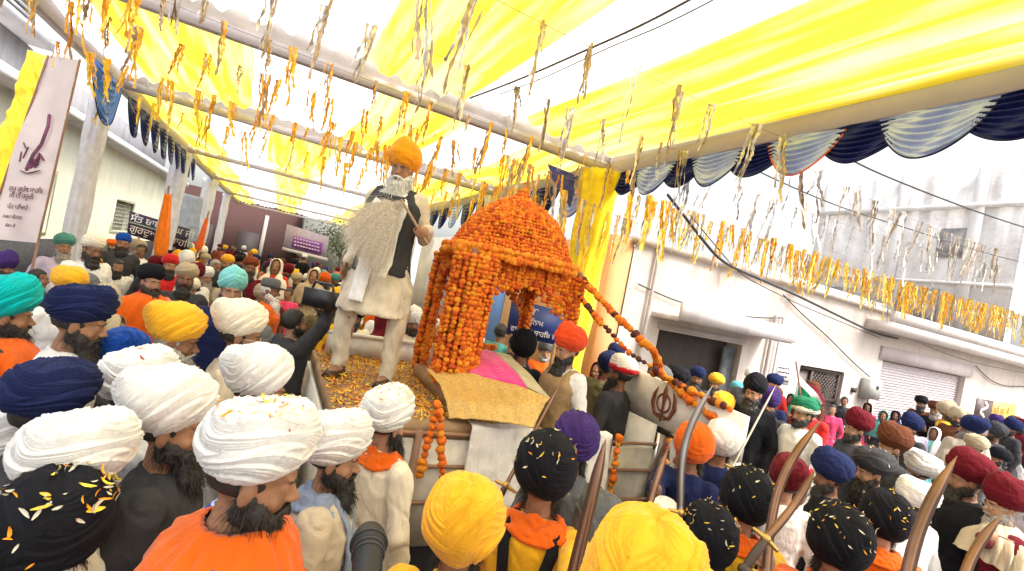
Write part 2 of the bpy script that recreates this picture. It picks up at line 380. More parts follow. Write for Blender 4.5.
def make_scarf(seed, kind):
    mb = MB(); r = random.Random(seed)
    if kind == 'neck':
        for k in range(6):
            rr = .072+.012*k; z = 1.484-.012*k
            tube(mb, [((rr+.02*abs(cos(a)))*cos(a), rr*.95*sin(a)+.002, z-.03*(sin(a) > 0)*sin(a)*(1+k*.4)+.009*sin(3*a+k*1.7)+.005*sin(7*a+k)) for a in np.linspace(0, 2*pi, 33)], .0125, n=8)
        for s in (-1, 1):
            tube(mb, [(s*.07, .07, 1.45), (s*.075, .13, 1.36), (s*.07, .16, 1.22), (s*.075, .165, 1.08), (s*.07, .155, .95+.05*s)], [.03, .042, .05, .055, .055], n=12, flat=.3, up=(1, 0, 0))
        me = fuse(mb, .007, 1, 'scarf'); displace(me, lambda v, n: wob(v*np.array([2, 2, .4]), .006, 34, seed)); return me
    if kind == 'long':
        tube(mb, [((.085+.01*abs(cos(a)))*cos(a), .085*sin(a), 1.46-.035*sin(a)) for a in np.linspace(pi, 2*pi, 14)], .024, n=8)
        for s, zb, x0 in ((1, .60, .05), (-1, .80, .11)):
            tube(mb, [(s*.085, 0, 1.46), (s*.085, .09, 1.42), (s*(x0+.02), .17, 1.32), (s*x0, .185, 1.1), (s*x0, .205, .9), (s*x0, .265, zb)], [.03, .04, .045, .05, .052, .055] if s > 0 else [.03, .03, .03, .032, .034, .034], n=14, flat=.3, up=(1, 0, 0), caps=False)
        me = fuse(mb, .008, 1, 'scarf'); displace(me, lambda v, n: wob(v*np.array([2.4, 2, .15]), .008, 30, seed)); return me
    # shawl: capelet, wraps shoulders; open and overlapped in front
    zb = 1.02 if kind == 'shawl' else 1.27
    prof = [(1.505, .086, .082), (1.495, .108, .10), (1.468, .15, .125), (1.44, .235, .155), (1.38, .285, .182), (1.27, .312, .21), (1.16, .305, .21), (1.08, .31, .215), (zb, .312, .22)]
    if kind != 'shawl': prof = [p for p in prof if p[0] >= zb]
    n = 120; R = []; t = np.arange(n)*2*pi/n
    for off in (0, -.012):
        P_ = prof if off == 0 else prof[::-1]
        for (z, a, b) in P_:
            q = (1.49-z)/.4; fo = .026*min(1, .25+q*3)*(np.abs(np.sin(t*5.5+seed+2.2*np.sin(t*2+q*2.5)))*1.6-.8+.45*np.sin(t*19+seed*2+q*6)); wv = .03*q*np.sin(t*3+seed)
            rr = 1+(fo+off)/a
            R.append(np.stack([a*rr*np.cos(t), b*rr*np.sin(t)+.01, z+wv-.05*q*np.abs(np.cos(t))+.02*np.sin(t*2+seed)*q], 1))
    R.append(R[0]); rings(mb, R, 0, False); me = mb.mesh('shawl'); return me
def make_beard(kind, lod, seed):
    mb = MB()
    for s in (-1, 1):
        ell(mb, (s*.054, .022, 1.548), (.026, .05, .04)); ell(mb, (s*.04, .05, 1.528), (.03, .042, .032))
        tube(mb, [(0, .109, 1.5665), (s*.022, .104, 1.563), (s*.046, .082, 1.548)], [.007, .0095, .006], n=8)
        ell(mb, (s*.066, -.002, 1.578), (.015, .024, .035))
    ell(mb, (0, .075, 1.508), (.05, .044, .03))
    L = {'short': 0, 'mid': .075, 'full': .13, 'long': .2, 'flowing': .27}[kind]
    if L: 
        pts = [(0, .055, 1.52), (0, .085, 1.49-L*.3), (0, .09, 1.47-L*.75), (0, .078, 1.46-L*1.15)]
        tube(mb, pts, [.06, .068+L*.1, .055+L*.1, .022], n=16, flat=.62, up=(1, 0, 0))
    me = fuse(mb, .006, 3, 'beard'); displace(me, lambda v, n: wob(v*np.array([3, 3, .6]), .005, 60, seed)+wob(v*np.array([3, 3, 1]), .003, 130, seed+5))
    v = getv(me); n = getn(me); r = np.random.default_rng(seed); H = MB(); cnt = 3200 if kind == 'flowing' else (1500 if lod == 0 else 350)
    idx = r.integers(0, len(v), cnt)
    for i in idx:
        if v[i, 2] > 1.552 and n[i, 1] > .3: continue
        p = v[i]; d = n[i]*.5+np.array([0, .15, -1])+r.normal(size=3)*.22; d /= np.linalg.norm(d); L2 = r.uniform(.015, .045)*(1+L*3); u = np.cross(d, r.normal(size=3)); u /= np.linalg.norm(u); w = .0011 if lod == 0 else .002
        q = p+d*L2*.5+n[i]*.003; e = p+d*L2+np.array([0, -.004, -.004]); H.add([p-u*w-n[i]*.004, p+u*w-n[i]*.004, q+u*w*.8, q-u*w*.8, e], [(0, 1, 2, 3), (3, 2, 4)])
    if H.n: me = append_mb(me, H)
    return me
def make_hairback():
    mb = MB(); ell(mb, (0, -.020, 1.642), (.079, .0965, .094), nu=32, nv=20); me = mb.mesh('hair')
    v = getv(me); f = v[:, 1] > .035
    v[f, 1] = .035-(v[f, 1]-.035)*.2; lo = v[:, 2] < 1.585; v[lo, 2] = 1.585-(1.585-v[lo, 2])*.25; v[lo, 0] *= .92
    setv(me, v); return me
def make_hair(seed, long=False):
    mb = MB(); ell(mb, (0, -.02, 1.652), (.088, .108, .104), nu=40, nv=26)
    if long:
        tube(mb, [(0, -.06, 1.66), (0, -.09, 1.55), (0, -.09, 1.4)], [.08, .07, .05], n=16)
    me = mb.mesh('hair'); v = getv(me)
    fr = (v[:, 2] < 1.69) & (v[:, 1] > .02); v[fr, 1] = .02-(v[fr, 1]-.02)*.15; lo = (v[:, 2] < 1.57) & (v[:, 1] > -.2) & (np.full(len(v), not long)); v[lo, 2] = 1.57; v[lo, :2] *= .88
    setv(me, v); displace(me, lambda v, n: wob(v*np.array([2, 1, 2]), .006, 70, seed)); return me
# turban: wraps over an ellipsoid; style controls the wrap lines
def make_turban(style, seed, lod):
    r = random.Random(seed*13+5); nu, nv = ((180, 130), (72, 44))[lod]
    a, b, c = {'peak': (.114, .130, .116), 'band': (.118, .138, .110), 'dome': (.120, .130, .130), 'egg': (.110, .138, .120), 'low': (.110, .130, .092)}[style]
    c *= r.uniform(.95, 1.06); b *= r.uniform(.96, 1.05)
    cz = {'peak': 1.722, 'band': 1.715, 'dome': 1.705, 'egg': 1.722, 'low': 1.712}[style]
    ph = r.uniform(-.25, .25); nl = r.choice((5, 6, 7, 8)); slope = r.uniform(.28, .42); lean = r.uniform(-.15, .15)
    tt = np.arange(nu)*2*pi/nu; ev = np.concatenate([np.linspace(-1.25, 1.0, nv-8), 1.0+(pi/2-1.0)*np.linspace(.12, 1, 8)])
    T, E_ = np.meshgrid(tt, ev)  # T=0 front (+y)
    alpha = np.abs((T+pi) % (2*pi)-pi); sx = np.sin(T); cy = np.cos(T)
    ce = np.cos(E_); se = np.sin(E_)
    pw = .82; rad = np.abs(ce)**pw
    x = a*rad*sx; y = b*rad*cy; z = c*np.sign(se)*np.abs(se)**.92
    low = se < 0; k = np.where(low, 1-.20*(se**2), 1.0); x *= k; y *= k   # tuck under
    side = np.where(((T+pi) % (2*pi)-pi) > 0, 0.0, .5)
    nz = (np.sin(T*2+seed)+.7*np.sin(T*3+E_*2+seed*2)+.6*np.sin(E_*5+T*2+seed))*.14
    if style in ('peak', 'egg'): q = (E_*1.15+slope*alpha+nz)*nl/2.4+side*sm(1-np.abs(alpha-0)/.02)*0+side
    elif style == 'band':
        q = np.where(E_ < .75, (E_+.25*np.cos(T+ph)+nz)*nl/2.0, (sx*cos(lean)*2.2+cy*.6+nz)*1.6)
    elif style == 'low': q = (E_+.35*np.cos(T+ph)+nz)*nl/2.2
    else:
        d1 = np.array([.35+lean, -.3, 1.]); q1 = (x/a*d1[0]+y/b*d1[1]+z/c*d1[2]); q2 = (x/a*.75*(1 if seed % 2 else -1)+y/b*.25+z/c*.35)
        q = np.where(q2+.35 > .75*q1, q1*nl/2.1, q2*nl/2.1+.37)+nz
        q = q
    q = q+.22*np.sin(q*2.3+seed)+.12*np.sin(q*5.1+seed*1.3)+.08*np.sin(T*4+q*3); fr = q-np.floor(q); roll = 1-np.abs(2*fr-1)**5.0; lay = np.where(fr < .91, (fr/.91)**1.3, 1-sm((fr-.91)/.09))*1.0+roll*.3; wide = .35+.65*sm((np.sin(T*1.5+E_*2+seed*1.7)+1)/1.2); lay = lay*wide
    fine = np.sin(q*2*pi*5+2*np.sin(T*3+seed)+1.3*np.sin(E_*7))*.10+np.sin(q*2*pi*11+3*np.sin(T*5+seed))*.05
    amp = {'peak': .0088, 'egg': .0082, 'band': .0088, 'low': .0085, 'dome': .0078}[style]
    disp = amp*(lay+fine*1.9)+.003*np.sin(T*3+seed)+.0025*np.sin(E_*4+T*2)
    top = sm((E_-1.25)/.3) if style != 'dome' else sm((E_-1.4)/.17)
    disp = disp*(1-top*.8)*sm((E_+1.3)/.35)
    if style == 'band':  # crown sits a little inside the outer bands
        z = np.where(E_ > .8, z-.016*sm((E_-.8)/.25), z)
    nx, ny, nz2 = x/a**2, y/b**2, z/c**2; L = np.sqrt(nx**2+ny**2+nz2**2)+1e-9
    x += disp*nx/L; y += disp*ny/L; z += disp*nz2/L
    if style == 'peak': z += .018*np.exp(-(alpha/.5)**2)*sm((E_+.2)/1.0)*(1-top); y += .012*np.exp(-(alpha/.45)**2)*sm((E_+.8)/.6)*(1-top)
    if style == 'egg': y += np.where(z > 0, -z*.35, 0); z += .02*sm((-(y)-.02)/.12)*sm((E_+.2)/.8)
    ang = {'peak': .32, 'band': .3, 'dome': .14, 'egg': .42, 'low': .22}[style]
    y2 = y*cos(ang)-z*sin(ang); z2 = y*sin(ang)+z*cos(ang)
    V = np.stack([x, y2-.024, z2+cz], -1).reshape(-1, 3); mb = MB()
    top_c = V[-nu:].mean(0); V = np.concatenate([V, [top_c]]); f = grid_faces(nu, nv, True); o = (nv-1)*nu
    f += [(o+i, o+(i+1) % nu, len(V)-1) for i in range(nu)]; mb.add(V, [tuple(reversed(q)) for q in f]); return mb.mesh('turban')
def make_hood(seed, kind='hood'):
    prof = [(1.778, .012, .012, -.01, 178), (1.772, .045, .05, -.01, 165), (1.752, .078, .09, -.01, 140), (1.71, .098, .118, -.01, 128), (1.65, .106, .126, -.012, 126), (1.58, .106, .125, -.012, 128), (1.51, .105, .118, -.01, 140), (1.465, .14, .12, 0, 160), (1.41, .215, .15, .0, 170), (1.32, .25, .17, .005, 173), (1.18, .265, .185, .01, 174), (1.05, .27, .19, .01, 175)]
    nu = 61; R = []; zs = np.linspace(0, len(prof)-1, 34)
    for q in zs:
        i = int(min(q, len(prof)-2)); t = q-i; p = [u*(1-t)+w*t for u, w in zip(prof[i], prof[i+1])]
        A = radians(p[4]); th = np.linspace(-A, A, nu); w = .006*np.sin(th*7+seed+q)+.004*np.sin(th*15+2*seed+q*2)
        k = min(1, q/4); R.append(np.stack([(p[1]+w*k)*np.sin(th), -(p[2]+w*k)*np.cos(th)+p[3], p[0]+.004*np.sin(th*5+q)*k], 1))
    mb = MB(); mb.add(np.concatenate(R), grid_faces(nu, len(R))); me = mb.mesh('tmp'); o = bpy.data.objects.new('tmp', me); COL.objects.link(o)
    s = o.modifiers.new('s', 'SOLIDIFY'); s.thickness = .006; s.offset = 0
    dg = bpy.context.evaluated_depsgraph_get(); out = bpy.data.meshes.new_from_object(o.evaluated_get(dg)); out.name = 'headscarf'
    bpy.data.objects.remove(o); return out
CACHE = {}
def cached(key, fn):
    if key not in CACHE: CACHE[key] = fn()
    return CACHE[key]

PALE = (.78, .76, .73)
C = dict(white=(.74, .72, .70), cream=(.78, .70, .56), teal=(.0, .42, .42), navy=(.012, .018, .07), black=(.011, .011, .015), amber=(.85, .42, .02), saffron=(.90, .34, .01),
         orange=(.70, .115, .006), maroon=(.12, .007, .014), royal=(.01, .07, .38), sky=(.12, .45, .52), aqua=(.22, .62, .62), purple=(.05, .025, .13), grey=(.12, .12, .125), dgrey=(.045, .045, .05),
         lilac=(.52, .46, .6), olive=(.12, .10, .05), khaki=(.42, .34, .22), beige=(.55, .46, .34), red=(.55, .02, .02), pink=(.75, .06, .16), brown=(.12, .04, .018), green=(.015, .15, .075), yellow=(.82, .46, .02),
         stripe=(.03, .08, .33), greenteal=(.08, .28, .25), rust=(.2, .05, .02), vermilion=(.72, .07, .015), ecru=(.60, .52, .40), tan=(.33, .22, .11), bluegrey=(.25, .3, .42))
SK = [(.30, .15, .085), (.24, .115, .065), (.36, .19, .115), (.20, .09, .05), (.42, .24, .15)]
HB = hair((.018, .015, .013)); HG = hair((.32, .30, .28)); HW = hair((.72, .70, .66)); EYEW = plain('eye_white', (.30, .26, .24), .4, var=.02); EYED = plain('eye_dark', (.02, .012, .008), .3, var=.02)
LIP = [plain('lip', tuple(a*b for a, b in zip(s, (.95, .62, .62))), .45, var=.05) for s in SK]
PEOPLE = []; PETAL_T = []
def person(x, y, w, face, label, tur='peak', tc='white', cc='white', kind='kurta', beard='mid', bc='black', sk=None, nod=0, turn=0, tilt=0, pose='down', vest=None, scarf=None, scol=None,
           petals=0, z0=0.0, D=None, zr=(1.45, 1.95), pos=None, head='turban', ts=None, s=None, group='people in the crowd around the float', band=None, seed=None, trous='white', straps=False, targetR=None, targetL=None, world_face=None, glasses=False, cat='man'):
    i = len(PEOPLE); seed = seed if seed is not None else i*7+3; rr = random.Random(seed)
    if pos is None:
        if D is None:
            KK = (1+((x-512)**2+(y-285)**2)/FPX**2)**.42; WW = .94*(abs(sin(radians(face)))*.285+abs(cos(radians(face)))**2*.25*(1-.45*abs(sin(radians(face))))); D = FPX*WW*KK/w
            lo, hi = .4, 60
        q = P(x, y, D)
        nod = nod*.45; zc = min(max(q[2]-z0, zr[0]), zr[1])
        if abs(q[2]-z0-zc) > 1e-6: q = Hz(x, y, zc+z0)
        s = zc/1.715; D = prj(q)[2]; gx, gy = q[0], q[1]
        tsc = min(1.2, max(.92, w*D/FPX/WW/KK/s))
    else:
        gx, gy = pos; s = s or 1.0; tsc = ts or 1.0; D = prj((gx, gy, 1.6))[2]
    lod = 0 if D < 3.0 else 1
    v = np.array([gx, gy]); v = v/np.linalg.norm(v); a = radians(face)
    d = np.array([v[0]*cos(a)+v[1]*sin(a), -v[0]*sin(a)+v[1]*cos(a)])
    rz = atan2(-d[0], d[1])
    if world_face is not None: rz = world_face
    # keep head where asked although the nod moves it
    R = headM(radians(nod), radians(turn), radians(tilt)); hc = Vector((0, 0, 1.715))-Vector(NECK); off = (R@hc)-hc
    offw = Matrix.Rotation(rz, 3, 'Z')@off*s
    if pos is None: gx -= offw.x; gy -= offw.y; s *= 1-off.z/1.7
    root = thing('person', label, cat, (gx, gy, z0), rz, group); root.scale = (s, s, s)
    inv = lambda t: np.array(root_inv(root, s, rz, gx, gy, z0, t))
    if targetR is not None or targetL is not None:
        pd = dict(POSES[pose])
        for k, t in (('R', targetR), ('L', targetL)):
            if t is None: continue
            l = inv(t['at']); dirn = np.array(Matrix.Rotation(-rz, 3, 'Z')@Vector(t['grip'])); dirn /= np.linalg.norm(dirn)
            sg = 1 if k == 'R' else -1; sh = np.array([sg*.178, 0, 1.395]); fd = l-sh; fd = fd-dirn*(fd@dirn); fd /= np.linalg.norm(fd)+1e-9
            nn = np.cross(dirn, fd)*(1 if k == 'R' else -1)
            pd[k] = tuple(l-fd*.085-nn*.02); pd['d'+k] = tuple(fd); pd['n'+k] = tuple(nn); pd['curl'+k] = t.get('curl', 1.35)
            pd['s'+k] = 1 if (np.cross(fd, nn)@dirn) > 0 else -1
            reach = np.linalg.norm(np.array(pd[k])-sh)
            if reach > .56: print('REACH', label[:40], k, round(reach, 2), 'local', l.round(2))
        pkey = ('custom', i)
    else: pd = POSES[pose]; pkey = pose
    bm = cached(('body', pkey, lod), lambda: make_body(pd, lod))
    nodr, turnr, tiltr = radians(nod), radians(turn), radians(tilt)
    if nod or turn or tilt: bm = cached(('bodyb', pkey, lod, nod, turn, tilt), lambda: bend(bm, nodr, turnr, tiltr))
    ski = sk if sk is not None else rr.randrange(4)
    for m_ in (bm,):
        if len(m_.materials) == 0:
            for _ in range(4): m_.materials.append(skin(SK[0]))
    o = obj('body', bm, [skin(SK[ski]), LIP[ski], EYEW, EYED], root)
    HM = Matrix.Translation(Vector(NECK))@R.to_4x4()@Matrix.Translation(-Vector(NECK))
    def part(name, me, mat, onhead=False, sc=1.0):
        if len(me.materials) == 0: me.materials.append(mat)
        p = obj(name, me, [mat], root)
        if onhead:
            c = Vector((0, -.01, 1.68)); p.matrix_local = HM@Matrix.Translation(c)@Matrix.Scale(sc, 4)@Matrix.Translation(-c)
        return p
    bcol = {'black': HB, 'grey': HG, 'white': HW}[bc]
    if beard: part('beard', cached(('beard', beard, lod, seed % 3), lambda: make_beard(beard, lod, seed % 3)), bcol, True)
    vs = seed % (5 if lod == 0 else 3)
    if head == 'turban':
        hb = part('hair', cached('hairback', make_hairback), bcol, True)
        t = part('turban', cached(('tur', tur, seed % 7 if lod == 0 else seed % 4, lod), lambda: make_turban(tur, seed % 7 if lod == 0 else seed % 4, lod)), cloth(C[tc] if isinstance(tc, str) else tc), True, tsc)
        if band:
            mbb = cached(('bandm', lod), lambda: make_turban('low', 3, lod)); bb = part('turban_band', mbb, cloth(C[band]), True, .99); c9 = Vector((0, 0, 1.675)); bb.matrix_local = HM@Matrix.Translation(c9)@Matrix.Diagonal((tsc*1.06, tsc*1.05, .55, 1))@Matrix.Translation(-c9-Vector((0, 0, .02)))
        if petals: PETAL_T.append((t, root, petals))
    elif head == 'hood':
        part('hair', cached('hairback', make_hairback), bcol, True); hd = part('headscarf', cached(('hood', seed % 3), lambda: make_hood(seed % 3)), cloth(C[tc])); 
    elif head == 'hair': part('hair', cached(('hair', seed % 2), lambda: make_hair(seed % 2)), bcol, True)
    elif head == 'cap':
        part('hair', cached('hairback', make_hairback), bcol, True)
        part('cap', cached('capm', make_cap), cloth(C[tc]), True)
    cm = cloth(C[cc] if isinstance(cc, str) else cc, stripes=(.45, .5, .7) if cc == 'stripe' else None)
    kn = {'kurta': 'kurta', 'jacket': 'jacket', 'shirt': 'shirt', 'long': 'dress'}[kind]
    part(kn, cached(('kurta', pkey, kind, lod, seed % 2), lambda: make_kurta(pd, lod, kind, seed % 2)), cm)
    st = pd.get('stance', 1.0)
    part('trousers', cached(('trou', lod, st), lambda: make_trousers(lod, st)), cloth(C[trous]))
    for sx in (-1, 1):
        p = part('shoe', cached('shoe', make_shoe), plain('leather', (.05, .025, .015), .5)); p.location = (sx*.102*st, 0, 0)
    if vest: part('vest', cached(('vest', lod), lambda: make_vest(3, lod)), cloth(C[vest]))
    if scarf: part('shawl' if scarf in ('shawl', 'cape') else 'scarf', cached(('scarf', scarf, seed % 3), lambda: make_scarf(seed % 3, scarf)), cloth(C[scol or 'orange']))
    if straps:
        mb = MB()
        for s2 in (-1, 1): tube(mb, [(s2*.085, -.03, 1.475), (s2*.1, -.125, 1.40), (s2*.07, -.158, 1.25), (s2*.02, -.16, 1.08), (s2*-.02, -.155, .95)], .024, n=8, flat=.22, up=(1, 0, 0))
        for s2 in (-1, 1): tube(mb, [(s2*.085, -.02, 1.475), (s2*.1, .12, 1.36), (s2*.07, .165, 1.2), (s2*.02, .17, 1.05)], .022, n=8, flat=.2, up=(1, 0, 0))
        part('strap', mb.mesh('strap'), cloth(C['black']))
    if glasses:
        mb = MB()
        for s2 in (-1, 1):
            tube(mb, [(s2*.032+.022*cos(t), .105, 1.61+.017*sin(t)) for t in np.linspace(0, 2*pi, 17)], .0018, n=6)
            tube(mb, [(s2*.054, .104, 1.615), (s2*.075, .02, 1.615)], .0018, n=6)
        tube(mb, [(-.01, .106, 1.613), (.01, .106, 1.613)], .0018, n=6); part('glasses', mb.mesh('glasses'), plain('steel', (.6, .6, .6), .3, 1), True)
    PEOPLE.append((gx, gy, s, D)); return root
def root_inv(root, s, rz, gx, gy, z0, t):
    v = Vector((t[0]-gx, t[1]-gy, t[2]-z0)); v = Matrix.Rotation(-rz, 3, 'Z')@v; return v/s
def make_cap():
    mb = MB(); n = 32; R = []
    for z, k in ((1.665, 1.0), (1.70, 1.05), (1.74, 1.03), (1.765, .85), (1.775, .4)):
        t = np.arange(n)*2*pi/n; R.append(np.stack([.084*k*np.cos(t), .106*k*np.sin(t)-.01, np.full(n, z)], 1))
    rings(mb, R); tube(mb, [(-.06, .07, 1.672), (0, .15, 1.662), (.06, .07, 1.672)], [.02, .03, .02], n=8, flat=.3, up=(0, 1, 0)); return mb.mesh('cap')
# ------------------------------------------------------------------ sky, sun
w = bpy.data.worlds.new('World'); scene.world = w; w.use_nodes = True; nt = w.node_tree
sky = nt.nodes.new('ShaderNodeTexSky'); sky.sky_type = 'NISHITA'; sky.sun_disc = False; sky.sun_elevation = radians(52); sky.sun_rotation = radians(150); sky.dust_density = 6; sky.ozone_density = 1; sky.air_density = 1.5
hs = nt.nodes.new('ShaderNodeHueSaturation'); hs.inputs['Saturation'].default_value = .25; hs.inputs['Value'].default_value = 1.15
nt.links.new(sky.outputs[0], hs.inputs['Color']); nt.links.new(hs.outputs[0], nt.nodes['Background'].inputs[0]); nt.nodes['Background'].inputs[1].default_value = .15
sun = bpy.data.lights.new('sun', 'SUN'); sun.energy = 1.5; sun.angle = radians(14); sun.color = (1, .95, .87)
so = bpy.data.objects.new('sun', sun); COL.objects.link(so)
az = radians(150); el = radians(52); sd = Vector((sin(az)*cos(el), cos(az)*cos(el), sin(el))); so.rotation_euler = sd.to_track_quat('Z', 'Y').to_euler()
scene.view_settings.view_transform = 'Standard'; scene.view_settings.look = 'None'; scene.view_settings.exposure = 1.22; scene.view_settings.gamma = 1
scene.cycles.max_bounces = 7; scene.cycles.transparent_max_bounces = 8; scene.cycles.use_denoising = True

# ------------------------------------------------------------------ ground
mb = MB(); box(mb, (-200, -200, -.5), (200, 300, 0)); struct(obj('ground', mb, plain('concrete', (.20, .18, .16), .9, var=.25, scale=1.5, bs=.3), smooth=False))
mb = MB(); box(mb, (-3.6, -8, -.1), (4.9, 60, .004)); struct(obj('road', mb, plain('asphalt', (.055, .053, .05), .9, var=.3, scale=3, bs=.4), smooth=False))
for (x0, x1, n) in ((-5.0, -3.6, 'pavement'),):
    mb = MB(); box(mb, (x0, -8, -.1), (x1, 60, .12)); struct(obj(n, mb, plain('concrete', (.30, .28, .25), .9, var=.25, scale=1.5, bs=.3), smooth=False))

# ------------------------------------------------------------------ marigold balls
def pom(seed):
    r = np.random.default_rng(seed); mbx = MB(); ell(mbx, (0, 0, 0), (1, 1, .8), nu=8, nv=6); v = mbx.v[0]; v *= (1+r.uniform(-.2, .16, (len(v), 1))); return v, mbx.f
POMS = [pom(k) for k in range(4)]
def balls(mb, pts, r, slots=(0, 0, 0, 1, 1, 2)):
    for p in pts:
        v, f = POMS[random.randrange(4)]; a = random.uniform(0, 6.28); R = np.array(Matrix.Rotation(a, 3, Vector((random.gauss(0, 1), random.gauss(0, 1), random.gauss(0, 1)))))
        mb.add((v*r*random.uniform(.72, 1.25))@R.T+np.array(p), f, random.choice(slots) if random.random() > .05 or len(slots) < 5 else 2)
def mari(c): return plain('marigold', c, .75, var=.25, scale=80, bs=.8, bscale=250)
MG = [mari((.88, .175, .004)), mari((.92, .28, .008)), mari((.58, .08, .004)), mari((.10, .02, .01))]
def strand(mb, pts, r=.021, sp=.034, slots=(0, 0, 0, 1, 1, 2), jit=.004):
    r = r*1.22
    pts = [np.array(p, float) for p in pts]; seg = np.cumsum([0]+[np.linalg.norm(pts[i+1]-pts[i]) for i in range(len(pts)-1)]); n = max(2, int(seg[-1]/sp))
    q = [np.array([np.interp(t, seg, [p[k] for p in pts]) for k in range(3)])+np.random.default_rng(int(t*1e4)+n).normal(size=3)*jit for t in np.linspace(0, seg[-1], n)]
    balls(mb, q, r, slots)

# ------------------------------------------------------------------ float (trailer)
ZD = 1.28
X0, X1, XR = .48, 1.98, 3.1; YF, YB = 3.06, 5.1
wp = plain('painted_steel', (.72, .68, .60), .45, var=.12, bs=.1); brn = plain('rust_rail', (.28, .15, .09), .6); ply = plain('deck_board', (.33, .2, .1), .7, var=.3, scale=6)
fl = thing('processional_float', 'cream painted trailer float with a raised petal strewn deck and an emblem side panel', 'float', ((X0+XR)/2, (YF+YB)/2, 0))
def fpart(name, mb, mat, parent=None, smooth=False):
    o = obj(name, mb, mat, parent or fl, smooth); 
    if (parent or fl) is fl: o.matrix_parent_inverse = Matrix.Translation(-Vector(fl.location))
    return o
mb = MB(); box(mb, (X0, YF, ZD-.1), (X1, YB, ZD)); fpart('deck', mb, ply)
mb = MB(); box(mb, (X1+.003, YF, .18), (XR, YB, .25)); fpart('floor', mb, ply)
mb = MB(); box(mb, (X0, YF-.02, .45), (XR-.004, YF+.015, 1.17)); fpart('front_panel', mb, wp)
mb = MB(); box(mb, (X0, YB, .45), (XR-.004, YB+.03, 1.17)); fpart('rear_panel', mb, wp)
mb = MB(); box(mb, (X0-.03, YF+.018, .45), (X0-.002, YB-.003, 1.17)); fpart('end_panel', mb, wp)
for z in (1.2, .98, .74):
    mb = MB(); tube(mb, [(X0, YF-.042, z+.02), (XR-.03, YF-.042, z+.02)], .014, n=8); fpart('rail', mb, brn, smooth=True)
for x in (.5, 1.0, 1.98, 2.55): 
    mb = MB(); box(mb, (x, YF-.075, .2), (x+.04, YF-.066+.04, 1.24)); fpart('stanchion', mb, brn)
# low board behind the deck, framed
mb = MB(); box(mb, (X0+.1, YB-.12, ZD+.003), (X1-.25, YB-.09, ZD+.2)); bd = fpart('tail_board', mb, wp)
mb = MB(); box(mb, (X0+.08, YB-.13, ZD+.202), (X1-.23, YB-.08, ZD+.235)); box(mb, (X0+.1, YB-.16, ZD+.003), (X0+.14, YB-.123, ZD+.2)); box(mb, (X1-.29, YB-.16, ZD+.003), (X1-.25, YB-.123, ZD+.2)); fpart('tail_rail', mb, plain('painted_steel', (.68, .64, .55), .45))
# side panel with window at X=XR, towards camera
YN = 2.28
mb = MB()
def pz(y): return 1.70+(y-YN)*.045
def pan(mb, y0, y1, z0, z1a, z1b, x0, x1):
    v = [(x0, y0, z0), (x1, y0, z0), (x1, y1, z0), (x0, y1, z0), (x0, y0, z1a), (x1, y0, z1a), (x1, y1, z1b), (x0, y1, z1b)]
    mb.add(v, [(3, 2, 1, 0), (4, 5, 6, 7), (0, 1, 5, 4), (1, 2, 6, 5), (2, 3, 7, 6), (3, 0, 4, 7)])
YE = 3.75
zs = 1.37
pan(mb, YN, YE, zs, pz(YN), pz(YE), XR, XR+.05); pan(mb, YN, YE, .35, .72, .72, XR, XR+.05); pan(mb, YN, YN+.28, .722, zs-.002, zs-.002, XR, XR+.05); pan(mb, YE-.7, YE, .722, zs-.002, zs-.002, XR, XR+.05)
sp = fpart('side_panel', mb, plain('painted_steel', (.80, .76, .66), .4, var=.1))
mb = MB(); y0, y1 = YN+.28, YE-.7
for a, b in (((XR-.022, y0, zs-.05), (XR-.003, y1, zs)), ((XR-.022, y0, .72), (XR-.003, y1, .77)), ((XR-.022, y0, .772), (XR-.003, y0+.045, zs-.052)), ((XR-.022, y1-.045, .772), (XR-.003, y1, zs-.052))): box(mb, a, b)
o = obj('window_frame', mb, plain('chrome', (.75, .73, .7), .25, 1), sp, False)
mb = MB(); box(mb, (XR+.02, y0+.001, .723), (XR+.026, y1-.001, zs-.003)); gl = bpy.data.materials.new('glass'); gl.use_nodes = True; b_ = gl.node_tree.nodes['Principled BSDF']; b_.inputs['Transmission Weight'].default_value = .9; b_.inputs['Roughness'].default_value = .05; b_.inputs['Base Color'].default_value = (.75, .72, .65, 1); b_.inputs['IOR'].default_value = 1.1
obj('window_pane', mb, gl, sp, False)
# emblem on the side panel: ring, centre sword, two curved blades
mb = MB(); ex = XR-.012; cy_, cz_ = 3.04, 1.565
def epath(pts, r, flat=.4): tube(mb, [(ex, cy_+a, cz_+b) for a, b in pts], [q*.5 for q in r] if hasattr(r, '__len__') else r*.5, n=8, flat=2.2, up=(1, 0, 0))
epath([(.075*cos(t), .075*sin(t)) for t in np.linspace(0, 2*pi, 33)], .009, .8)
epath([(0, -.15), (0, -.02), (0, .1), (0, .155)], [.012, .014, .022, .003], .5)
for s in (-1, 1): epath([(s*.03, -.13), (s*.09, -.1), (s*.125, -.02), (s*.115, .06), (s*.085, .12)], [.008, .014, .02, .016, .003], .6)
epath([(-.09, -.115), (0, -.1), (.09, -.115)], .008)
em = obj('emblem', mb, plain('emblem_chrome', (.25, .08, .05), .35, .5), sp)
for px_, py_ in ((.75, YF+.35), (.75, YB-.35), (2.5, YF+.35), (2.5, YB-.35)):
    mb = MB(); R = []
    for (xx, rr) in ((-.1, .2), (-.1, .36), (-.06, .4), (.06, .4), (.1, .36), (.1, .2)):
        t = np.arange(28)*2*pi/28; R.append(np.stack([np.full(28, px_+xx), py_+rr*np.cos(t), .4+rr*np.sin(t)], 1))
    rings(mb, R); fpart('wheel', mb, plain('rubber', (.02, .02, .02), .8), smooth=True)

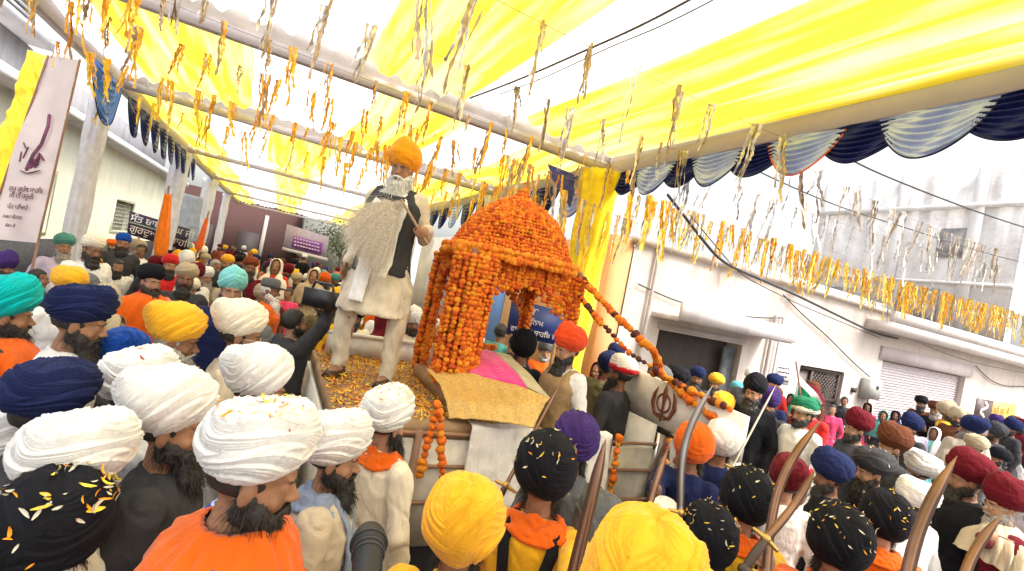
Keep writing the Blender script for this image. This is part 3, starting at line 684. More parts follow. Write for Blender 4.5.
# drape cloths on the float
def drape(name, corners, mats, label, cat, nu=40, nv=24, sag=.0, wr=.012, seed=1, th=.006, group=None):
    """bilinear patch with folds; corners list rows of control points (rows x cols)"""
    Cc = np.array(corners, float); nr, nc = Cc.shape[:2]; V = np.zeros((nv*nu, 3)); k = 0
    for j in range(nv):
        a = j/(nv-1)*(nr-1); j0 = min(int(a), nr-2); a -= j0
        for i in range(nu):
            b = i/(nu-1)*(nc-1); i0 = min(int(b), nc-2); b -= i0
            V[k] = (Cc[j0, i0]*(1-a)*(1-b)+Cc[j0+1, i0]*a*(1-b)+Cc[j0, i0+1]*(1-a)*b+Cc[j0+1, i0+1]*a*b); k += 1
    mb = MB(); mb.add(V, grid_faces(nu, nv)); me = mb.mesh('t'); n = getn(me); v = getv(me); v += n*(wob(v, wr, 9, seed)+wob(v, wr*.5, 22, seed+3))[:, None]; setv(me, v)
    o = bpy.data.objects.new('t', me); COL.objects.link(o); s = o.modifiers.new('s', 'SOLIDIFY'); s.thickness = th; s.offset = 1
    dg = bpy.context.evaluated_depsgraph_get(); m2 = bpy.data.meshes.new_from_object(o.evaluated_get(dg)); bpy.data.objects.remove(o)
    o = obj(name, m2, mats)
    if label: tag(o, label, cat, group)
    return o
# bed for the holy book under the canopy
PX0, PX1, PY0, PY1 = 1.40, 2.43, 3.66, 4.5; ZE = 2.50
bed = MB(); box(bed, (1.32, 3.45, ZD+.003), (1.75, 4.42, 1.40)); be = tag(obj('bed', bed, plain('wood', (.3, .16, .07), .6), smooth=False), 'low wooden bed under the marigold canopy, covered with pink and gold cloths', 'bed')
gold = plain('brocade', (.52, .32, .09), .42, var=.22, scale=70, bs=.9, bscale=22); pinkm = cloth((.72, .04, .22), .6, .5)
drape('brocade_cloth', [[P(426, 370, 3.8), P(474, 374, 3.76), P(527, 386, 3.56), P(549, 399, 3.5)], [P(440, 384, 3.62), P(480, 388, 3.6), P(526, 396, 3.46), P(545, 404, 3.42)], [P(446, 401, 3.42), P(482, 402, 3.4), P(524, 408, 3.36), P(540, 414, 3.36)], [P(449, 418, 3.28), P(482, 421, 3.26), P(520, 425, 3.25), P(533, 428, 3.27)]], gold, 'golden brocade cloth spilling from the bed over the front of the float deck', 'cloth', 60, 40, wr=.02)
drape('cover_cloth', [[P(438, 346, 4.35), P(465, 347, 4.3), P(493, 350, 4.25)], [P(455, 359, 4.05), P(484, 361, 4.0), P(510, 367, 3.9)], [P(470, 373, 3.77), P(500, 379, 3.7), P(527, 385, 3.58)], [P(468, 378, 3.72), P(500, 384, 3.66), P(527, 390, 3.54)]], pinkm, 'bright pink satin cloth spread flat on the bed', 'cloth', 40, 40, wr=.012)
drape('cover_cloth', [[P(493, 350, 4.24), P(510, 354, 4.2)], [P(512, 368, 3.88), P(531, 376, 3.85)], [P(528, 386, 3.56), P(550, 399, 3.52)]], cloth((.42, .36, .22)), 'olive beige cloth edge hanging beside the pink satin', 'cloth', 12, 30, wr=.01)
wht = cloth((.80, .76, .70))
drape('white_cloth', [[(1.38, 3.10, 1.295), (1.85, 3.10, 1.295)], [(1.37, 2.985, 1.29), (1.86, 2.985, 1.29)], [(1.37, 2.975, 1.05), (1.87, 2.975, 1.05)], [(1.36, 2.95, .72), (1.88, 2.95, .74)]], wht, 'plain white cloth hanging over the front rail beside the hanging marigold loops', 'cloth', 30, 30, wr=.012)
drape('white_cloth', [[(2.32, 3.06, 1.30), (2.56, 3.06, 1.30)], [(2.31, 2.975, 1.30), (2.57, 2.975, 1.30)], [(2.30, 2.965, 1.0), (2.58, 2.965, 1.0)], [(2.30, 2.93, .7), (2.60, 2.93, .7)]], wht, 'narrower white cloth hanging on the float front behind the purple turban', 'cloth', 24, 30, wr=.012)

# ------------------------------------------------------------------ canopy (palki) in marigolds
pal = thing('marigold_canopy', 'domed four post palanquin canopy entirely covered in orange marigold strings', 'canopy', ((PX0+PX1)/2, (PY0+PY1)/2, ZD))
def ppart(name, mb, mats, parent=None, smooth=True):
    o = obj(name, mb, mats, parent or pal, smooth)
    if parent is None: o.matrix_parent_inverse = Matrix.Translation(-Vector(pal.location))
    return o
cx, cyy = (PX0+PX1)/2, (PY0+PY1)/2; hx, hy = (PX1-PX0)/2, (PY1-PY0)/2
prof = [(ZE, 1.10), (ZE+.05, 1.08), (ZE+.12, 1.0), (ZE+.2, .93), (ZE+.3, .83), (ZE+.4, .69), (ZE+.47, .54), (ZE+.53, .38), (ZE+.57, .23), (ZE+.6, .09)]
def sq(t, k, e=.72): return cx+hx*k*np.sign(cos(t))*abs(cos(t))**e, cyy+hy*k*1.05*np.sign(sin(t))*abs(sin(t))**e
mb = MB(); R = []
for z, k in prof: R.append(np.array([(*sq(t, k*.96), z-.01) for t in np.linspace(0, 2*pi, 48, endpoint=False)]))
rings(mb, R); ppart('dome_shell', mb, plain('dark_orange', (.35, .07, .01), .8))
mb = MB(); z = ZE; zz = np.array([p[0] for p in prof]); kk = np.array([p[1] for p in prof]); s_ = 0
L = np.concatenate([[0], np.cumsum(np.hypot(np.diff(zz), np.diff(kk)*hx))]); 
for s_ in np.arange(0, L[-1], .036):
    z = np.interp(s_, L, zz); k = np.interp(s_, L, kk); ts = np.linspace(0, 2*pi, 400); pts = np.array([(*sq(t, k), z+.006*sin(t*8)*(k > .3)) for t in ts]); strand(mb, pts, .0185, .033, jit=.002)
ppart('dome_garland', mb, MG[:3])
mb = MB(); pts = [(*sq(t, 1.16), ZE-.005) for t in np.linspace(0, 2*pi, 200)]; strand(mb, pts, .034, .05, (0, 1, 1)); strand(mb, [(p[0], p[1], p[2]+.05) for p in pts], .028, .044, (0, 1)); ppart('eave_garland', mb, MG[:3])
mb = MB(); balls(mb, [(cx+.05*cos(t), cyy+.05*sin(t), ZE+.62) for t in np.arange(0, 6.28, .8)], .028); balls(mb, [(cx+.03*cos(t), cyy+.03*sin(t), ZE+.67) for t in np.arange(0, 6.28, 1.2)], .024); balls(mb, [(cx, cyy, ZE+.71), (cx, cyy, ZE+.745)], .02); ppart('finial', mb, MG[:3])
def valance(p, q, drop, name='valance'):
    mb = MB(); p = np.array(p); q = np.array(q); W = np.linalg.norm(q-p)
    for row in np.arange(.03, .56, .031):
        pts = []
        for t in np.linspace(0, 1, 60):
            u = abs(2*t-1); lim = drop*(.42+.58*u**1.5)
            if row < lim: pts.append(p*(1-t)+q*t+np.array([0, 0, -row+.03*(1-u)-.012*sin(t*18)]))
            elif pts:
                strand(mb, pts, .019, .034); pts = []
        if len(pts) > 1: strand(mb, pts, .019, .034)
    ppart(name, mb, MG[:3])
c4 = [(PX0, PY0), (PX1, PY0), (PX1, PY1), (PX0, PY1)]
for i in range(4):
    a, b = c4[i], c4[(i+1) % 4]; valance((*a, ZE-.02), (*b, ZE-.02), .50 if i in (0, 2) else .32)
for i, (x, y) in enumerate(c4):
    zb = {0: ZD+.02, 1: .26, 2: .26, 3: ZD+.02}[i]
    mb = MB(); tube(mb, [(x, y, zb), (x, y, ZE)], .03, n=12); po = ppart('post', mb, plain('wood_dark', (.22, .1, .05), .5))
    mb = MB(); ns = (20, 5, 5, 6)[i]; ext = ((.175, .15), (.05, .05), (.05, .05), (.06, .06))[i]
    zlow = (1.40, 1.80, 1.80, ZD+.03)[i]
    for k in range(ns*2):
        an = k*2*pi/(ns*2); xx = x+ext[0]*cos(an)*(1 if k % 2 else .6)+(.03 if i == 0 else 0); yy = y+ext[1]*sin(an)
        strand(mb, [(xx, yy, ZE-.05), (xx+random.uniform(-.015, .015), yy, (ZE+zlow)/2), (xx-.01, yy, zlow+random.uniform(0, .12))], .0205, .034)
    ppart('post_garland', mb, MG[:3])
mb = MB()
for t in np.linspace(0, 1, 7): strand(mb, [(PX0+.05, PY1-.02, 1.62+.03*t), (PX1-.3, PY1-.02, 1.62+.03*t)], .02, .034)
ppart('rear_garland', mb, MG[:3])

def garland(pts, label, r=.024, sp=.042, slots=(0, 0, 1, 1, 3), sagz=0, group='loose marigold garlands'):
    mb = MB(); pts = [np.array(p, float) for p in pts]
    if sagz and len(pts) == 2: pts = [pts[0]*(1-t)+pts[1]*t+np.array([0, 0, -sagz*4*t*(1-t)]) for t in np.linspace(0, 1, 20)]
    tube(mb, pts, .004, 3, 6); strand(mb, pts, r, sp, slots, .003)
    o = obj('marigold_garland', mb, MG); tag(o, label, 'garland', group); return o
pA = np.array([PX1+.02, PY0, ZE-.02])
garland([pA, P(618, 318, 3.75), P(655, 353, 3.6), (XR-.03, 3.1, 1.78), (XR-.03, 2.75, 1.74), (XR-.03, 2.4, 1.72)], 'upper of the two long marigold garlands sloping from the canopy to the emblem panel', .028, .044, (0, 0, 0, 1, 1, 3))
garland([pA+np.array([0, .03, -.14]), P(600, 322, 3.75), P(630, 353, 3.6), P(660, 372, 3.5), (XR-.035, 3.2, 1.77)], 'lower and thinner of the two long marigold garlands sloping from the canopy', .022, .042, (0, 1, 2, 3, 3))
garland([(XR-.03, 3.0, 1.76), (XR-.045, 2.8, 1.69), (XR-.04, 2.62, 1.64), (XR-.04, 2.45, 1.6), (XR-.045, 2.33, 1.5)], 'marigold garland lying along the top edge of the emblem side panel', .03, .05, (0, 1, 1))
garland([P(437, 405, 3.05), P(432, 430, 3.03), P(424, 455, 3.02), P(420, 475, 3.02)], 'left strand of the marigold loop hanging on the front rail left of the white cloth', .024, .04, (0, 0, 1))
garland([P(438, 405, 3.05), P(441, 430, 3.03), P(441, 455, 3.02), P(443, 478, 3.02)], 'right strand of the marigold loop hanging on the front rail left of the white cloth', .024, .04, (0, 0, 1))
for k, yy in enumerate((3.02, 2.88, 2.72)):
    garland([(XR+.12, yy, 1.55), (XR+.12, yy, .85)], ('marigold strand hanging behind the panel window, nearest the canopy', 'marigold strand hanging behind the middle of the panel window', 'marigold strand hanging behind the near end of the panel window')[k], .03, .05, (0, 1, 2))
garland([(2.62, YF-.1, 1.28), (2.64, YF-.1, .8)], 'short marigold strand hanging on the float front beside the narrow white cloth', .028, .046, (0, 1))
mb = MB(); tube(mb, [(0, 0, -.0), (0, 0, .02)], .001)

# ------------------------------------------------------------------ petals
pet = [plain('petal', (.92, .36, .01), .7, var=.15), plain('petal', (.85, .62, .05), .7, var=.15), plain('petal', (.66, .60, .48), .7, var=.15), plain('petal', (.35, .03, .02), .7)]
def petal(mb, p, n, sz, mi):
    n = np.array(n)/np.linalg.norm(n); u, w_ = frame(n); a = random.uniform(0, 6.28); u2 = u*cos(a)+w_*sin(a); w2 = -u*sin(a)+w_*cos(a); l = sz*random.uniform(.7, 1.3); wd = l*random.uniform(.16, .36); c = random.uniform(.15, .5)*l
    v = []
    for j, (t, k) in enumerate(((-1, .25), (-.4, .9), (.3, 1), (1, .3))):
        for s in (-1, 0, 1): v.append(p+u2*t*l*.5+w2*s*wd*.5*k+n*(.003+c*t*t*.5+abs(s)*wd*.25))
    mb.add(v, grid_faces(3, 4), mi)
mb = MB()
for _ in range(3800):
    x = random.uniform(X0+.02, X1-.02); y = random.uniform(YF+.02, YB-.02); petal(mb, np.array([x, y, ZD+.002+random.random()**3*.03]), (random.gauss(0, .5), random.gauss(0, .5), 1), .035, random.choice((0, 0, 0, 1, 1, 3)))
stuff(obj('flower_petals', mb, pet))['label'] = 'orange marigold petals strewn over the float deck'
# ------------------------------------------------------------------ tent
ZT = 4.40; XL, XB = -2.78, 4.13; BY = [-5, 6.0, 10.1, 16.2, 22.5, 29, 36]
yel = tentcloth((.88, .66, .04), 'tent_yellow', .74, streak=(.88, .80, .30)); whi = tentcloth((.86, .85, .84), 'tent_white', .78)
frm = plain('frame_paint', (.50, .46, .45), .5, var=.1); frw = tentcloth((.58, .53, .53), 'frame_fabric', .2)
bays = [[(.55, 1.75), (2.65, XB)], [(-2.3, -.75), (.75, 1.95), (3.0, XB)], [(XL, -1.7), (-.6, .7), (2.7, XB)], [(XL, -1.8), (-.5, .6), (2.6, XB)], [(XL, -1.8), (-.5, .6), (2.6, XB)], [(XL, -1.8), (-.5, .6), (2.6, XB)]]
ord_ = ['nearest the camera', 'behind the first cross truss', 'third from the camera', 'fourth from the camera', 'fifth from the camera', 'at the far end of the street']
for bi in range(6):
    y0, y1 = BY[bi]+.1, BY[bi+1]-.1
    cloth_t = thing('tent_ceiling', 'yellow and white pleated cloth ceiling of the tent, the bay '+ord_[bi], 'tent ceiling', (0, (y0+y1)/2, ZT), 0, 'cloth ceiling bays of the tent')
    edges = sorted(set([XL, XB]+[e for s in bays[bi] for e in s]))
    for a, b in zip(edges[:-1], edges[1:]):
        isy = any(abs(a-s[0]) < .01 for s in bays[bi])
        nu = max(14, int((b-a)/.05)); nv = 30; V = []
        for j in range(nv):
            v_ = j/(nv-1)
            for i in range(nu):
                x = a+(b-a)*i/(nu-1); pl = .030*sin(x*24+bi+1.5*sin(x*5)+.5*sin(v_*6))*(.5+.8*v_)+.014*sin(x*47+v_*3)
                sag = -.10*4*v_*(1-v_)-.06*sin(pi*(i/(nu-1)))
                V.append((x+.12*sin(v_*4+bi)*(.5 if 0 < i < nu-1 else .5)*(0 if (abs(x-XL) < .01 or abs(x-XB) < .01) else 1), y0+(y1-y0)*v_, ZT+.12+sag+pl+.02*sin(v_*9+x*2)-(.03 if isy else 0)))
        mb = MB(); mb.add(V, grid_faces(nu, nv)); o = obj('yellow_strip' if isy else 'white_strip', mb, yel if isy else whi, cloth_t); o.matrix_parent_inverse = Matrix.Translation((0, -(y0+y1)/2, -ZT))
mb = MB()
for _ in range(1500):
    x = random.uniform(XL+.3, XB-.05); y = random.choice((random.uniform(1, 6), random.uniform(1, 6), random.uniform(6, 10)))
    if random.random() < .55: x = random.uniform(2.5, XB-.1)
    petal(mb, np.array([x, y, ZT+.165]), (random.gauss(0, .2), random.gauss(0, .2), 1), random.uniform(.03, .08), 3)
stuff(obj('fallen_petals', mb, [pet[3]]*4))['label'] = 'dark dried petals lying on top of the cloth ceiling'
# cross trusses
lab = ['', 'box truss crossing above the standing man, nearest the camera', 'second cross truss behind the standing man', 'third cross truss down the street', 'fourth cross truss down the street', 'fifth cross truss down the street', 'last cross truss at the far end of the tent']
for i in range(1, 7):
    y = BY[i]; t = thing('cross_truss', lab[i], 'truss', (0, y, ZT-.3), 0, 'cross trusses of the tent'); hgt = .46 if i < 3 else .3
    def tp(n, mb, m, sm_=True):
        o = obj(n, mb, m, t, sm_); o.matrix_parent_inverse = Matrix.Translation((0, -y, -(ZT-.3)))
    mb = MB(); box(mb, (XL, y-.05, ZT-.16), (XB-.02, y+.05, ZT-.04)); tp('beam', mb, frw, False)
    mb = MB(); tube(mb, [(XL, y-.07, ZT-.04+hgt-.1), (XB-.02, y-.07, ZT-.04+hgt-.1)], .016, n=8); tp('top_rail', mb, frm)
    if i < 3:
        x = XL+.4; k = 0
        while x < XB:
            mb = MB(); tube(mb, [(x, y-.07, ZT-.04), (x, y-.07, ZT-.14+hgt)], .012, n=6); tp('upright', mb, frm); x += .95; k += 1
        mb = MB(); box(mb, (XL, y-.012, ZT-.038), (XB-.02, y-.006, ZT-.16+hgt)); tp('fabric_panel', mb, tentcloth((.75, .70, .66), 'gauze', .55), False)
for nm, x, lb in (('B', XB, 'long fabric covered edge beam on the right side of the tent'), ('L', XL, 'long fabric covered edge beam on the left side of the tent')):
    mb = MB(); box(mb, (x-.02, -5, ZT-.2), (x+.1, 36, ZT+.16)); tag(obj('edge_beam', mb, frw, smooth=False), lb, 'beam', 'edge beams of the tent')
def wrapped_column(x, y, r, mat, label, ztop=ZT-.2, lean=(0, 0), nm='tent_column'):
    mb = MB(); R = []; n = 40
    for j in range(30):
        z = .005+(ztop-.005)*j/29; t = np.arange(n)*2*pi/n; rr = r*(1+.12*np.sin(t*9+.8*sin(z*3))+.05*np.sin(t*17)+.06*sin(z*5+x)); k = 1+.25*max(0, (z-ztop+.5)/.5)
        R.append(np.stack([x+lean[0]*z+rr*k*np.cos(t), y+lean[1]*z+rr*k*np.sin(t), np.full(n, z)], 1))
    rings(mb, R); return tag(obj(nm, mb, mat), label, 'column', 'cloth wrapped columns of the tent')
wcl = cloth((.62, .62, .70)); ycl = cloth((.92, .68, .03))
wrapped_column(XB-.10, 6.0, .24, ycl, 'thick yellow draped corner column right of the marigold canopy')
wrapped_column(XB-.05, 10.1, .17, cloth((.72, .70, .68)), 'white cloth column behind the left shoulder of the marigold canopy')
wrapped_column(XB-.05, 16.2, .17, wcl, 'white column on the right side, half hidden by the standing man')
wrapped_column(XL-.15, 10.1, .135, wcl, 'tall pale grey wrapped column just right of the pink banner')
wrapped_column(XL-.02, 16.2, .2, wcl, 'pale column beside the first orange flag')
wrapped_column(XL-.02, 22.5, .22, wcl, 'pale column between the orange flag and the dark red building')
wrapped_column(XL-.02, 29, .15, wcl, 'slim far pale column before the dark red building')
wrapped_column(XB-.05, 22.5, .15, wcl, 'far slim column on the right side of the street')
# swags of satin
navy = cloth((.012, .02, .14), .35, .1); navyd = cloth((.01, .012, .07), .4, .1); lblue = cloth((.42, .52, 1.0), .3, .1); orl = cloth(C['orange'])
def swag(p, q, drop, mat, edge, label, out, seed=0, cat='swag', group='satin swags along the tent edge'):
    p = np.array(p); q = np.array(q); nu, nv = 34, 52; V = []
    for j in range(nv):
        v_ = j/(nv-1)
        for i in range(nu):
            u = i/(nu-1); d = drop*v_*(sin(pi*u)**.75*.94+.06); fo = (.042*abs(sin(v_*pi*6.5+.9*sin(u*5+seed)))+.014*sin(v_*47+u*5))*sin(pi*u)**1.6
            V.append(p*(1-u)+q*u+np.array([0, 0, -d])+np.array(out)*(fo+.05*v_*sin(pi*u)))
    root = thing('satin_swag', label, cat, (p+q)/2, 0, group)
    mb = MB(); mb.add(V, grid_faces(nu, nv)); o = obj('cloth', mb, mat, root); o.matrix_parent_inverse = Matrix.Translation(-Vector(root.location))
    mb = MB(); tube(mb, V[-nu:], .008, n=6); o = obj('trim', mb, edge, root); o.matrix_parent_inverse = Matrix.Translation(-Vector(root.location))
ys = np.arange(5.75, -.2, -.5); k = 0
cnt = ['first', 'second', 'third', 'fourth', 'fifth', 'sixth', 'seventh', 'eighth', 'ninth', 'tenth', 'eleventh', 'twelfth']
for i, y in enumerate(ys):
    lt = i % 2 == 1; n_ = cnt[i//2]
    if lt: swag((XB+.01, y+.12, ZT-.2), (XB+.01, y-.62, ZT-.2), .40, lblue, orl if (i//2) % 3 == 2 else navyd, f'light blue swag on the right tent edge, {n_} light one from the yellow column', (-1, 0, 0), i)
    else: swag((XB+.03, y+.16, ZT-.2), (XB+.03, y-.66, ZT-.2), .35, navy, navyd, f'dark navy swag on the right tent edge, {n_} dark one from the yellow column', (-1, 0, 0), i)
for i, y in enumerate(np.arange(6.3, 16, 1.0)):
    swag((XB-.02, y, ZT-.2), (XB-.02, y+.95, ZT-.2), .62, navy if i % 3 else lblue, navyd, f'navy swag on the tent edge behind the canopy, {cnt[i]} beyond the yellow column', (-1, 0, 0), i)
for i, y in enumerate(np.arange(10.4, 17.5, .82)):
    swag((XL+.1, y, ZT-.2), (XL+.1, y+.8, ZT-.2), .62, navy, navyd, f'dark blue loop swag on the left tent edge, {cnt[i]} beyond the pale grey column', (1, 0, 0), i)
swag((XL+.1, 8.6, ZT-.15), (XL+.1, 10.0, ZT-.2), .75, cloth((.05, .16, .62)), navyd, 'bright blue bunched swag between the pink banner and the grey column', (1, 0, 0), 3)
# blue cloth draped between columns behind canopy (right)
drape('blue_cloth', [[(XB-.3, 6.35, ZT-.25), (XB-.85, 6.35, ZT-.22)], [(XB-.3, 6.4, ZT-.75), (XB-.7, 6.4, ZT-.4)]], cloth((.10, .12, .5), .4), 'violet blue satin cloth stretched behind the tip of the canopy', 'cloth', 30, 16, wr=.02)

# ------------------------------------------------------------------ right building
WY = 6.3; WX = 5.12
bl = thing('shop_building', 'low cream plastered building with a shuttered shop, facing the crowd on the right', 'building', (10, WY, 0))
def bp(n, mb, m, parent=None, smooth=False):
    o = obj(n, mb, m, parent or bl, smooth)
    if parent is None: o.matrix_parent_inverse = Matrix.Translation((-10, -WY, 0))
    return o
cre = plaster((.62, .55, .50), (.42, .36, .32))
def wallholes(mb, x0, x1, z0, z1, y, th, holes):
    xs = sorted(set([x0, x1]+[h[k] for h in holes for k in (0, 1)])); zs_ = sorted(set([z0, z1]+[h[k] for h in holes for k in (2, 3)]))
    for a, b in zip(xs[:-1], xs[1:]):
        for c, d in zip(zs_[:-1], zs_[1:]):
            if any(h[0] <= a and b <= h[1] and h[2] <= c and d <= h[3] for h in holes): continue
            mb.add([(a, y, c), (b, y, c), (b, y, d), (a, y, d)], [(0, 1, 2, 3)])
    for h in holes:
        a, b, c, d = h[:4]; mb.add([(a, y, c), (b, y, c), (b, y, d), (a, y, d), (a, y+th, c), (b, y+th, c), (b, y+th, d), (a, y+th, d)], [(0, 4, 5, 1), (1, 5, 6, 2), (2, 6, 7, 3), (3, 7, 4, 0)])
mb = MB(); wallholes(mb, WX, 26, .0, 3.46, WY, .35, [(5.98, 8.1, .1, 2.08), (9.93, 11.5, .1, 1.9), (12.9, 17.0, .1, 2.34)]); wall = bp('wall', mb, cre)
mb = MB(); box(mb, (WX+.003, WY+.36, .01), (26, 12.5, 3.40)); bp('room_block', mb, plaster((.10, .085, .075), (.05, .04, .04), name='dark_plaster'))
mb = MB(); box(mb, (11.9, WY-.55, 2.96), (26, WY-.003, 3.18)); box(mb, (WX-.06, WY-.08, 3.40), (26, WY+.2, 3.50)); box(mb, (11.9, WY-.56, 3.182), (26, WY-.46, 3.42)); bp('parapet', mb, plaster((.66, .6, .56), (.4, .36, .33)))
mb = MB(); box(mb, (5.75, WY-.6, 2.28), (8.62, WY-.003, 2.36)); box(mb, (5.75, WY-.66, 2.30), (8.62, WY-.603, 2.58)); bp('awning', mb, plaster((.60, .56, .55), (.35, .31, .3)))
mb = MB(); box(mb, (5.93, WY-.03, 2.10), (8.15, WY-.003, 2.2)); bp('lintel', mb, plaster((.50, .46, .44), (.3, .28, .26)))
# things in dark shop opening
mb = MB(); box(mb, (7.75, WY+.1, .12), (8.05, WY+.15, 2.0)); dr = bp('door', mb, plain('door_grey', (.10, .11, .12), .5, var=.4, scale=6))
# shutter
mb = MB(); n = 34; V = []
for j in range(n*6+1):
    z = .12+(2.33-.12)*j/(n*6); yy = WY+.14+.022*cos(j/6*2*pi)
    V += [(12.92, yy, z), (16.98, yy, z)]
mb.add(V, grid_faces(2, n*6+1)); bp('shutter', mb, plain('shutter_paint', (.58, .52, .53), .45, .1, var=.1), smooth=True)
mb = MB(); box(mb, (12.7, WY-.06, 2.36), (17.2, WY-.003, 2.66)); bp('shutter_box', mb, plaster((.60, .53, .53), (.4, .35, .35)))
# grille gate
mb = MB(); box(mb, (9.95, WY+.05, .12), (10.02, WY+.11, 1.88)); box(mb, (11.42, WY+.05, .12), (11.48, WY+.11, 1.88)); box(mb, (10.023, WY+.05, 1.81), (11.417, WY+.11, 1.88)); box(mb, (10.43, WY+.05, .12), (10.5, WY+.11, 1.807)); box(mb, (10.503, WY+.05, 1.2), (11.417, WY+.11, 1.27)); gt = bp('gate', mb, plain('dark_iron', (.05, .03, .025), .6))
mb = MB()
for k in range(-8, 16):
    for sg in (1, -1):
        a = [10.5+k*.11, 1.27]; pts = [(a[0]+sg*t*.54, a[1]+t*.54) for t in (0, 1)]
        p0 = max(10.5, min(11.42, pts[0][0])); 
        q = [(x_, z_) for x_, z_ in [(a[0]+sg*t*.54, a[1]+t*.54) for t in np.linspace(0, 1, 12)] if 10.5 < x_ < 11.42]
        if len(q) > 1: tube(mb, [(q[0][0], WY+.08+.008*sg, q[0][1]), (q[-1][0], WY+.08+.008*sg, q[-1][1])], .008, n=5)
obj('grille', mb, plain('grille_iron', (.28, .24, .22), .5, .5), gt, True)
mb = MB(); box(mb, (9.99, WY+.115, .12), (10.43, WY+.12, 1.8)); obj('gate_sheet', mb, plain('iron_sheet', (.16, .12, .11), .6), gt, False)
# vertical pipes and box on the wall
def pipe(pts, r, label, mat=None, nm='wall_pipe', cat='pipe', group='pipes on the cream wall'):
    mb = MB(); tube(mb, pts, r, n=10); return tag(obj(nm, mb, mat or plain('pipe_grey', (.42, .38, .37), .6)), label, cat, group)
pipe([(5.6, WY-.07, .3), (5.6, WY-.07, 3.44)], .032, 'grey vertical pipe on the cream wall left of the awning')
pipe([(8.78, WY-.07, .3), (8.78, WY-.07, 2.75)], .035, 'thicker short grey pipe on the wall right of the awning')
pipe([(9.02, WY-.06, .3), (9.02, WY-.06, 2.75)], .018, 'thin short grey pipe on the wall right of the awning')
mb = MB(); box(mb, (12.15, WY-.2, 1.42), (12.65, WY-.003, 1.85)); mt = tag(obj('meter_box', mb, plain('meter_grey', (.36, .36, .33), .5), smooth=False), 'grey electricity meter box on the wall between the gate and the shutter', 'meter box')
mb = MB(); ell(mb, (12.48, WY-.205, 1.7), (.05, .02, .05)); obj('dial', mb, plain('dial', (.05, .05, .06), .3), mt)
mb = MB(); box(mb, (11.85, WY-.06, 1.5), (11.97, WY-.003, 1.6)); tag(obj('wall_socket', mb, plain('dark_iron', (.05, .03, .025), .6), smooth=False), 'small dark switch on the wall left of the meter box', 'switch')
# poster
TXT = plain('ink_dark', (.03, .02, .03), .7)
def text(body, loc, size, ax, up, mat, parent=None, name='lettering', align='LEFT', thick=.002):
    c = bpy.data.curves.new(name, 'FONT'); c.body = body; c.size = size; c.extrude = thick; c.align_x = align; c.materials.append(mat)
    o = bpy.data.objects.new(name, c); COL.objects.link(o); ax = Vector(ax).normalized(); up = Vector(up); up = (up-ax*up.dot(ax)).normalized(); n = ax.cross(up)
    M = Matrix([[ax[i], up[i], n[i], loc[i]] for i in range(3)]+[[0, 0, 0, 1]])
    if parent is not None: o.parent = parent; o.matrix_parent_inverse = parent.matrix_basis.inverted()
    o.matrix_basis = M; bpy.context.view_layer.update(); dg = bpy.context.evaluated_depsgraph_get(); me = bpy.data.meshes.new_from_object(o.evaluated_get(dg)); me.name = name
    par = o.parent; inv2 = o.matrix_parent_inverse.copy(); bpy.data.objects.remove(o); bpy.data.curves.remove(c)
    o = bpy.data.objects.new(name, me); COL.objects.link(o)
    if par is not None: o.parent = par; o.matrix_parent_inverse = inv2
    o.matrix_basis = M; return o
pt = thing('wall_poster', 'black and yellow printed poster on the cream wall at the right edge', 'poster', (18.9, WY, 1.5))
def pp(n, a, b, m):
    mb = MB(); box(mb, a, b); o = obj(n, mb, m, pt, False); o.matrix_parent_inverse = Matrix.Translation((-18.9, -WY, -1.5)); return o
pp('picture', (17.85, WY-.02, 1.18), (18.85, WY-.004, 1.83), plain('poster_dark', (.08, .05, .05), .5, var=.6, scale=5)); pp('print', (18.853, WY-.02, 1.18), (20.4, WY-.004, 1.83), plain('poster_yellow', (.72, .45, .08), .5))
mb = MB(); tube(mb, [(18.2+.02*k+.18*sin(k*.9), WY-.026, 1.25+k*.045) for k in range(12)], .05, n=6, flat=.2, up=(1, 0, 0)); o = obj('figure', mb, plain('poster_pale', (.55, .5, .45), .5), pt); o.matrix_parent_inverse = Matrix.Translation((-18.9, -WY, -1.5))
text('ਸ੍ਰੀ ਗੁਰੂ ਜੀ', (18.95, WY-.023, 1.5), .24, (1, 0, 0), (0, 0, 1), plain('ink_brown', (.25, .1, .02), .6), pt)
for i, (x, z, wd, h) in enumerate(((9.2, 1.45, .45, .4), (9.12, 1.05, .42, .33))):
    lb_ = ('upper torn pale notice with printed lines pasted on the wall left of the gate', 'lower torn pale blue notice pasted on the wall left of the gate')[i]
    nt_ = thing('paper_notice', lb_, 'notice', (x, WY, z), 0, 'paper notices on the wall')
    mb = MB(); box(mb, (0, -.012, 0), (wd, -.004, h)); obj('sheet', mb, plain('paper', ((.58, .55, .56), (.45, .52, .60))[i], .8, var=.2, scale=9), nt_, False)
    for r_ in range(4):
        mb = MB(); xx = .04
        while xx < wd-.08:
            l = random.uniform(.03, .07); box(mb, (xx, -.016, h-.09-r_*.085), (xx+l, -.0125, h-.06-r_*.085)); xx += l+.015
        obj('print_line', mb, TXT, nt_, False)
mb = MB(); box(mb, (4.72, WY+.02, .01), (WX-.004, WY+.4, 3.45)); tag(obj('orange_wall', mb, plaster((.80, .38, .16), (.6, .3, .15), name='orange_pier'), smooth=False), 'orange painted pier at the left end of the cream wall, beside the yellow column', 'wall')
